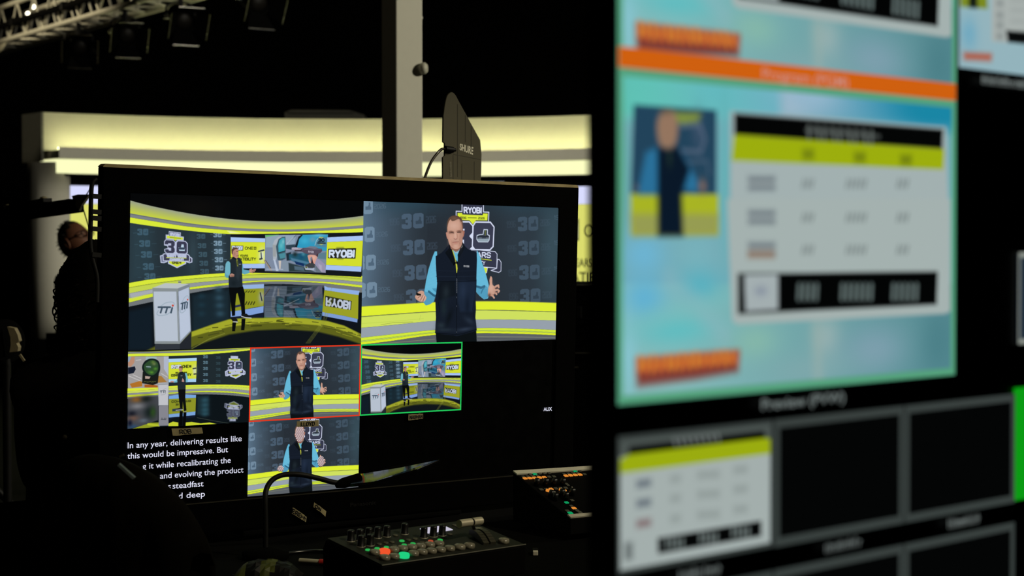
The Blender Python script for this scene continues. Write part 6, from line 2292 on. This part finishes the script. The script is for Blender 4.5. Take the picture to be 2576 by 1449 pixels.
def hand_joints(J, E, wrist, pre, d, side, curl=.5):
    """palm and five separate bent fingers beyond the wrist joint"""
    d, side = Vector(d).normalized(), Vector(side).normalized()
    dn = d.cross(side).normalized()
    w = Vector(J[wrist][0])
    J[pre + 'palm'] = (w + d * .05, (.026, .014))
    E.append((wrist, pre + 'palm'))
    for i, (off, L) in enumerate(((-.030, .072), (-.010, .084), (.010, .078), (.029, .060))):
        a = w + d * .092 + side * off
        b = a + (d * math.cos(curl) + dn * math.sin(curl)) * L * .5
        c = b + (d * math.cos(2 * curl) + dn * math.sin(2 * curl)) * L * .5
        for k, (p, r) in enumerate(((a, .0098), (b, .0088), (c, .0072))):
            J[f'{pre}f{i}{k}'] = (p, r)
        E += [(pre + 'palm', f'{pre}f{i}0'), (f'{pre}f{i}0', f'{pre}f{i}1'), (f'{pre}f{i}1', f'{pre}f{i}2')]
    a = w + d * .032 - side * .036
    b = a + (d * .7 - side * .6 + dn * .4).normalized() * .036
    c = b + (d * .9 - side * .2 + dn * .4).normalized() * .03
    for k, (p, r) in enumerate(((a, .012), (b, .0105), (c, .0085))):
        J[f'{pre}t{k}'] = (p, r)
    E += [(wrist, pre + 't0'), (pre + 't0', pre + 't1'), (pre + 't1', pre + 't2')]


def rel(J, o):
    return {k: (Vector(p) - o, r) for k, (p, r) in J.items()}


E_ = [('pelvis', 'waist'), ('waist', 'chest'), ('chest', 'upper'), ('upper', 'neck'), ('neck', 'skull'), ('upper', 'shR'), ('shR', 'elR'), ('elR', 'wrR'), ('upper', 'shL'), ('shL', 'elL'), ('elL', 'wrL'),
      ('pelvis', 'hipR'), ('hipR', 'knR'), ('knR', 'anR'), ('anR', 'toR'), ('pelvis', 'hipL'), ('hipL', 'knL'), ('knL', 'anL'), ('anL', 'toL')]
W_ = lambda u, v, d: Vector(at(u, v, d))


def seated(label, head, face, up, yaw, sh_drop, lean, size=1.0):
    """seated person under the head point: one body mesh, clothes as children; yaw = facing direction on the floor"""
    base = Vector((head.x, head.y, 0)) - Vector((math.cos(yaw), math.sin(yaw), 0)) * lean
    f = Vector((math.cos(yaw), math.sin(yaw), 0))
    s = Vector((f.y, -f.x, 0))                      # to the right hand
    zs = head.z - sh_drop                           # shoulder height
    P = lambda a, b, c: base + f * a + s * b + Vector((0, 0, c))
    hz = zs - .50
    J = {'pelvis': (P(-.04, 0, hz + .08), (.15, .12)), 'waist': (P(-.03, 0, hz + .22), (.135, .105)), 'chest': (P(-.01, 0, zs - .12), (.15, .115)), 'upper': (P(.0, 0, zs + .005), (.085, .075)),
         'neck': (P(lean * .5, 0, zs + .075), .05), 'skull': (head - Vector((0, 0, .05)) - f * .01, .05)}
    for k, q in (('R', 1), ('L', -1)):
        J['sh' + k] = (P(.01, .155 * q, zs - .015), .058)
        J['el' + k] = (P(.10, .215 * q, zs - .27), .047)
        J['wr' + k] = (P(.32, .13 * q, zs - .27), .03)
        J['hip' + k] = (P(.02, .09 * q, hz + .07), .085)
        J['kn' + k] = (P(.44, .12 * q, hz + .07), .062)
        J['an' + k] = (P(.42, .12 * q, .09), .042)
        J['to' + k] = (P(.54, .13 * q, .035), .035)
    E = list(E_)
    hand_joints(J, E, 'wrR', 'r', f - s * .3, s, .6)
    hand_joints(J, E, 'wrL', 'l', f + s * .3, -s, .6)
    t = thing('person', label, 'person', base)
    v, q = skin_mesh(rel(J, base), E)
    mb = MB()
    mb.add(v, q, 0, True)
    head_mesh(mb, head - base, face, up, size)
    bare = [head - base] + [J[k][0] - base for k in J if k[0] in 'rl' and k[1] in 'pft']
    for i, fc_ in enumerate(mb.f):
        p = Vector(mb.v[fc_[0]])
        if (p - bare[0]).length > .128 and min((p - q_).length for q_ in bare[1:]) > .06:
            mb.mi[i] = 1
    obj('body', mb, [SKIN, BLACKCLOTH], t)
    for nm, ks, k in (('jacket', ('pelvis', 'waist', 'chest', 'upper', 'neck', 'shR', 'elR', 'wrR', 'shL', 'elL', 'wrL'), 1.16), ('trousers', ('pelvis', 'hipR', 'knR', 'anR', 'hipL', 'knL', 'anL'), 1.12)):
        JJ = {n_: (J[n_][0], tuple(np.array(J[n_][1]) * k + .006) if not np.isscalar(J[n_][1]) else J[n_][1] * k + .008) for n_ in ks}
        v, q = skin_mesh(rel(JJ, base), [e for e in E_ if e[0] in ks and e[1] in ks])
        obj(nm, MB().add(v, q, 0, True), BLACKCLOTH, t)
    for k in 'RL':
        a, b = J['an' + k][0] - base, J['to' + k][0] - base
        a = Vector((a.x, a.y, .045))
        b = Vector((b.x, b.y, .035))
        obj('shoe', MB().tube([a - (b - a) * .35, a, a + (b - a) * .6, b + (b - a) * .2], [.035, .048, .045, .028], 14), RUBBER, t)
    return t, base, J, hz


def stool(name, label, c, h, r=.17):
    t = thing(name, label, 'stool', (c[0], c[1], 0))
    obj('seat', MB().lathe([(.001, h - .06), (r * .95, h - .06), (r, h - .03), (r * .95, h), (.001, h)], n=28), BLACKCLOTH, t)
    obj('column', MB().cyl((0, 0, .06), (0, 0, h - .06), .025, n=16), METAL, t)
    for k in range(5):
        a = 2 * math.pi * k / 5
        o = obj('leg', MB().beam((0, 0, .075), (.26 * math.cos(a), .26 * math.sin(a), .06), .035, .022), METAL, t)
        obj('caster', MB().cyl((.26 * math.cos(a) - .012, .26 * math.sin(a), .027), (.26 * math.cos(a) + .012, .26 * math.sin(a), .027), .027, n=14), RUBBER, o)
    return t


# ---- curly-haired person seated just behind the left end of the monitor, facing the set
hc = W_(256, 742, 4.25)
DA = 4.25
per, po_, JA, hzA = seated('dark silhouette of a curly-haired person half hidden behind the left end of the large monitor', hc, Vector((.3, .95, .0)), Vector((0, 0, 1)), math.radians(72), .20, .03, .95)
# curly hair: a full cap and loose ringlets
hr = MB()
rr = random.Random(11)
hl = hc - po_
hf, hu = Vector((.3, .95, 0)).normalized(), Vector((0, 0, 1))
hs = hf.cross(hu).normalized()
n, m = 32, 20
V = []
for j in range(m + 1):
    ph = math.pi * j / m
    for i in range(n):
        th = 2 * math.pi * i / n
        x, y, z = math.sin(ph) * math.cos(th), math.sin(ph) * math.sin(th), -math.cos(ph)
        k = .84 if (x > .55 and z < .35) else 1.0
        bump = 1 + .05 * math.sin(5 * th + 6 * ph) * math.sin(7 * ph)
        V.append(hl - hf * .012 + (hf * x * .108 + hs * y * .094 + hu * (z * (.130 if z > 0 else .160))) * k * bump)
hr.add(V, [(j * n + i, j * n + (i + 1) % n, (j + 1) * n + (i + 1) % n, (j + 1) * n + i) for j in range(m) for i in range(n)], 0, True)
for k in range(190):
    th = rr.uniform(math.pi * .35, math.pi * 1.65)
    z = rr.uniform(-.9, .8)
    r = math.sqrt(max(1 - z * z, .05))
    c = hl - hf * .012 + hf * (r * math.cos(th) * .100) + hs * (r * math.sin(th) * .088) + hu * (z * .122)
    outw = (c - hl).normalized()
    ax = (Vector((0, 0, -1)) + outw * rr.uniform(-.3, .3) + Vector((rr.uniform(-.4, .4), rr.uniform(-.4, .4), 0))).normalized()
    a1 = ax.orthogonal().normalized()
    a2 = ax.cross(a1)
    R0, L, T = rr.uniform(.005, .012), rr.uniform(.02, .05), rr.uniform(1.2, 2.6)
    p0 = rr.uniform(0, 6.28)
    hr.tube([tuple(c + ax * (L * t) + outw * .004 + (a1 * math.cos(p0 + T * 6.28 * t) + a2 * math.sin(p0 + T * 6.28 * t)) * R0 * (1 - .3 * t)) for t in np.linspace(0, 1, 16)], [.0020] * 13 + [.0016, .0012, .0006], 5, 0, False)
for (u, v, s) in ((141, 722, .012), (138, 770, .020), (134, 785, .020), (137, 800, .018), (146, 822, .018), (150, 845, .018), (143, 700, .012), (147, 748, .014), (156, 858, .015), (152, 832, .02)):
    c = W_(u + 14, v, DA) - po_
    for t0 in (0, .9, 2.0):
        hr.tube([tuple(c + Vector((-math.cos(a + t0) * s * .6 - s * .15, 0, math.sin(a + t0) * s * .8 - a * .002))) for a in np.linspace(-1.8, 2.9, 16)], .0017, 5, 0, False)
obj('hair', hr, HAIR, per)
stool('office_stool', 'black office stool under the curly-haired person', JA['pelvis'][0], hzA - .07)

# ---- office chair with a round back in front of the monitor's lower left corner, a black jacket hung over it
ctr = W_(222, 1438, 2.90)
yawc = math.radians(55)
chf = Vector((math.cos(yawc), math.sin(yawc), 0))
chs = Vector((chf.y, -chf.x, 0))
chb = Vector((ctr.x, ctr.y, 0)) + chf * .24
oc = thing('office_chair', 'black office chair with a round back before the lower left corner of the large monitor', 'chair', chb, (chs, chf, Vector((0, 0, 1))))
RB = .178
cz = ctr.z


def plate(mb, rx, ry, c, y0, y1, bow, n=40, p=2.2):
    """bowed rounded plate facing local y"""
    rings = []
    for k in range(7):
        q = (k / 6) ** .8
        row = []
        for i in range(n):
            t = 2 * math.pi * i / n
            x = rx * q * math.copysign(abs(math.cos(t)) ** (2 / p), math.cos(t))
            z = ry * q * math.copysign(abs(math.sin(t)) ** (2 / p), math.sin(t))
            row.append((x, z, q))
        rings.append(row)
    for (yy, flip) in ((y0, 1), (y1, 0)):
        V = [(c[0] + x, yy + bow * (x / rx) ** 2 * 1.0 + (1 if flip else -1) * .012 * max(q - .8, 0) * 5 * .5, c[2] + z) for row in rings for x, z, q in row]
        F_ = [(k * n + i, k * n + (i + 1) % n, (k + 1) * n + (i + 1) % n, (k + 1) * n + i) for k in range(6) for i in range(n)]
        mb.add(V, F_ if flip else [f[::-1] for f in F_], 0, True)
        if flip:
            e0 = V[-n:]
        else:
            mb.add(e0 + V[-n:], [(i, (i + 1) % n, n + (i + 1) % n, n + i) for i in range(n)], 0, True)


bkm = MB()
plate(bkm, RB - .012, .25, (0, 0, cz - .10), -.235, -.200, .05)
obj('backrest', bkm, BLACKCLOTH, oc)
stm = MB()
stm.prism([(math.copysign(abs(math.cos(t)) ** .7, math.cos(t)) * .22, math.copysign(abs(math.sin(t)) ** .7, math.sin(t)) * .2) for t in np.linspace(0, 2 * math.pi, 41)[:-1]], lambda x, y, t: (x, y, t), .42, .49)
obj('seat', stm, BLACKCLOTH, oc, bevel=.02, seg=3)
obj('back_bar', MB().tube(spline([(0, -.05, .41), (0, -.2, .42), (0, -.25, .5), (0, -.245, cz - .1)], False, 5), .02, 10), METAL, oc)
obj('column', MB().cyl((0, 0, .08), (0, 0, .42), .028, n=16), METAL, oc)
for k in range(5):
    a = 2 * math.pi * k / 5 + .3
    o = obj('leg', MB().beam((0, 0, .085), (.28 * math.cos(a), .28 * math.sin(a), .065), .04, .024), METAL, oc)
    obj('caster', MB().cyl((.28 * math.cos(a) - .012, .28 * math.sin(a), .028), (.28 * math.cos(a) + .012, .28 * math.sin(a), .028), .028, n=14), RUBBER, o)
jk = thing('jacket', 'black jacket draped over the round back of the office chair', 'jacket', chb, (chs, chf, Vector((0, 0, 1))))
rr = random.Random(5)
nx, ny = 40, 26
V = []
for j in range(ny + 1):
    t = j / ny * 2 - 1                              # -1 back hem, 0 over the top edge, 1 front hem
    for i in range(nx + 1):
        q = i / nx * 2 - 1
        x = q * (RB + .004) * (1 + .06 * abs(t))
        zt_ = cz + RB * math.sqrt(max(1 - (q * .985) ** 2, 0)) + .0
        drop = max(abs(t) - .08, 0) * (.50 if t < 0 else .22)
        fold = .006 * math.sin(q * 14 + t * 3) * min(abs(t) * 2, 1) + .004 * math.sin(q * 27 - t * 7) * min(abs(t) * 2, 1)
        y = -.2175 + .05 * (x / RB) ** 2 * .9 + (-1 if t < 0 else 1) * min(abs(t) / .12, 1) * .030 + fold
        V.append((x, y, max(zt_ - drop + (.008 * (1 - min(abs(t) / .12, 1))), .3)))
F_ = [(j * (nx + 1) + i, (j + 1) * (nx + 1) + i, (j + 1) * (nx + 1) + i + 1, j * (nx + 1) + i + 1) for j in range(ny) for i in range(nx)]
jm = MB()
jm.add(V, F_, 0, True)
jo = obj('cloth', jm, mat('jacket_cloth', '0f0d0a', .95, vary=.5, scale=9, spec=.05), jk)
so_ = jo.modifiers.new('thickness', 'SOLIDIFY')
so_.thickness = .004
Mi = jk.matrix_world.inverted()
a, b = Mi @ W_(299, 1168, 2.70), Mi @ W_(338, 1203, 2.70)
sp_ = MB()
sp_.beam(a, b, .009, .004)
obj('reflective_strip', sp_, mat('pale_strap', 'b4c8d0', .35), jk, label='pale blue shiny strip')
obj('zip_pull', MB().ball(Mi @ W_(163, 1100, 2.70), .004, .003, .004, 10), mat('tab_beige', '6b6450', .6), jk)
obj('collar_tab', MB().beam(Mi @ W_(301, 1149, 2.71), Mi @ W_(312, 1144, 2.71), .005, .003), mat('tab_beige', '6b6450', .6), jk)

# ---- man further back, seated, looking up to the right
D2 = 9.2
hm = W_(190, 606, D2)
fw = Vector((.80, -.35, .48)).normalized()
upv = Vector((-.50, .1, .86))
sc2 = .86
man, base2, JM, hzM = seated('man in glasses and black jacket far behind the large monitor, looking up', hm, fw, upv, math.radians(-20), .17, -.07, sc2)
hm2 = hm - base2
side2 = fw.cross(upv).normalized()
up2 = side2.cross(fw).normalized()
hm_mb = MB()
n, m = 28, 16
V, Q = [], []
for j in range(m + 1):
    ph = math.pi * j / m
    for i in range(n):
        th = 2 * math.pi * i / n
        x, y, z = math.sin(ph) * math.cos(th), math.sin(ph) * math.sin(th), -math.cos(ph)
        V.append(hm2 + (fw * (x * .104 - .006) + side2 * y * .083 + up2 * (z * .129)) * sc2)
for j in range(m):
    for i in range(n):
        ph, th = math.pi * (j + .5) / m, 2 * math.pi * (i + .5) / n
        x, z = math.sin(ph) * math.cos(th), -math.cos(ph)
        if (z > .42 + .5 * max(x, 0)) or (x < -.05 and z > -.62 - .2 * x):
            Q.append((j * n + i, j * n + (i + 1) % n, (j + 1) * n + (i + 1) % n, (j + 1) * n + i))
hm_mb.add(V, Q, 0, True)
for k in range(60):
    a = Vector(V[rr.choice(Q)[0]])
    hm_mb.tube([tuple(a), tuple(a + (a - hm2).normalized() * .004 + up2 * .002), tuple(a + (a - hm2).normalized() * .006 - fw * .010)], [.004, .003, .001], 5, 0, False)
obj('hair', hm_mb, GREYHAIR, man)
gm = MB()
for s in (-1, 1):
    c = hm2 + (fw * .102 + side2 * s * .034 + up2 * .0) * sc2
    gm.tube([tuple(c + (side2 * .027 * math.cos(t) + up2 * .02 * math.sin(t)) * sc2) for t in np.linspace(0, 6.283, 17)], .0028, 6)
    gm.tube([tuple(c + side2 * s * .027 * sc2), tuple(hm2 + (side2 * s * .081 + fw * .0 + up2 * .012) * sc2), tuple(hm2 + (side2 * s * .08 - fw * .02) * sc2)], .0035, 6)
gm.tube([tuple(hm2 + (fw * .107 + side2 * y + up2 * .004) * sc2) for y in (-.008, .008)], .0028, 6)
obj('glasses', gm, SOFTBLACK, man)
stool('office_stool', 'black office stool under the man in glasses', JM['pelvis'][0], hzM - .07)
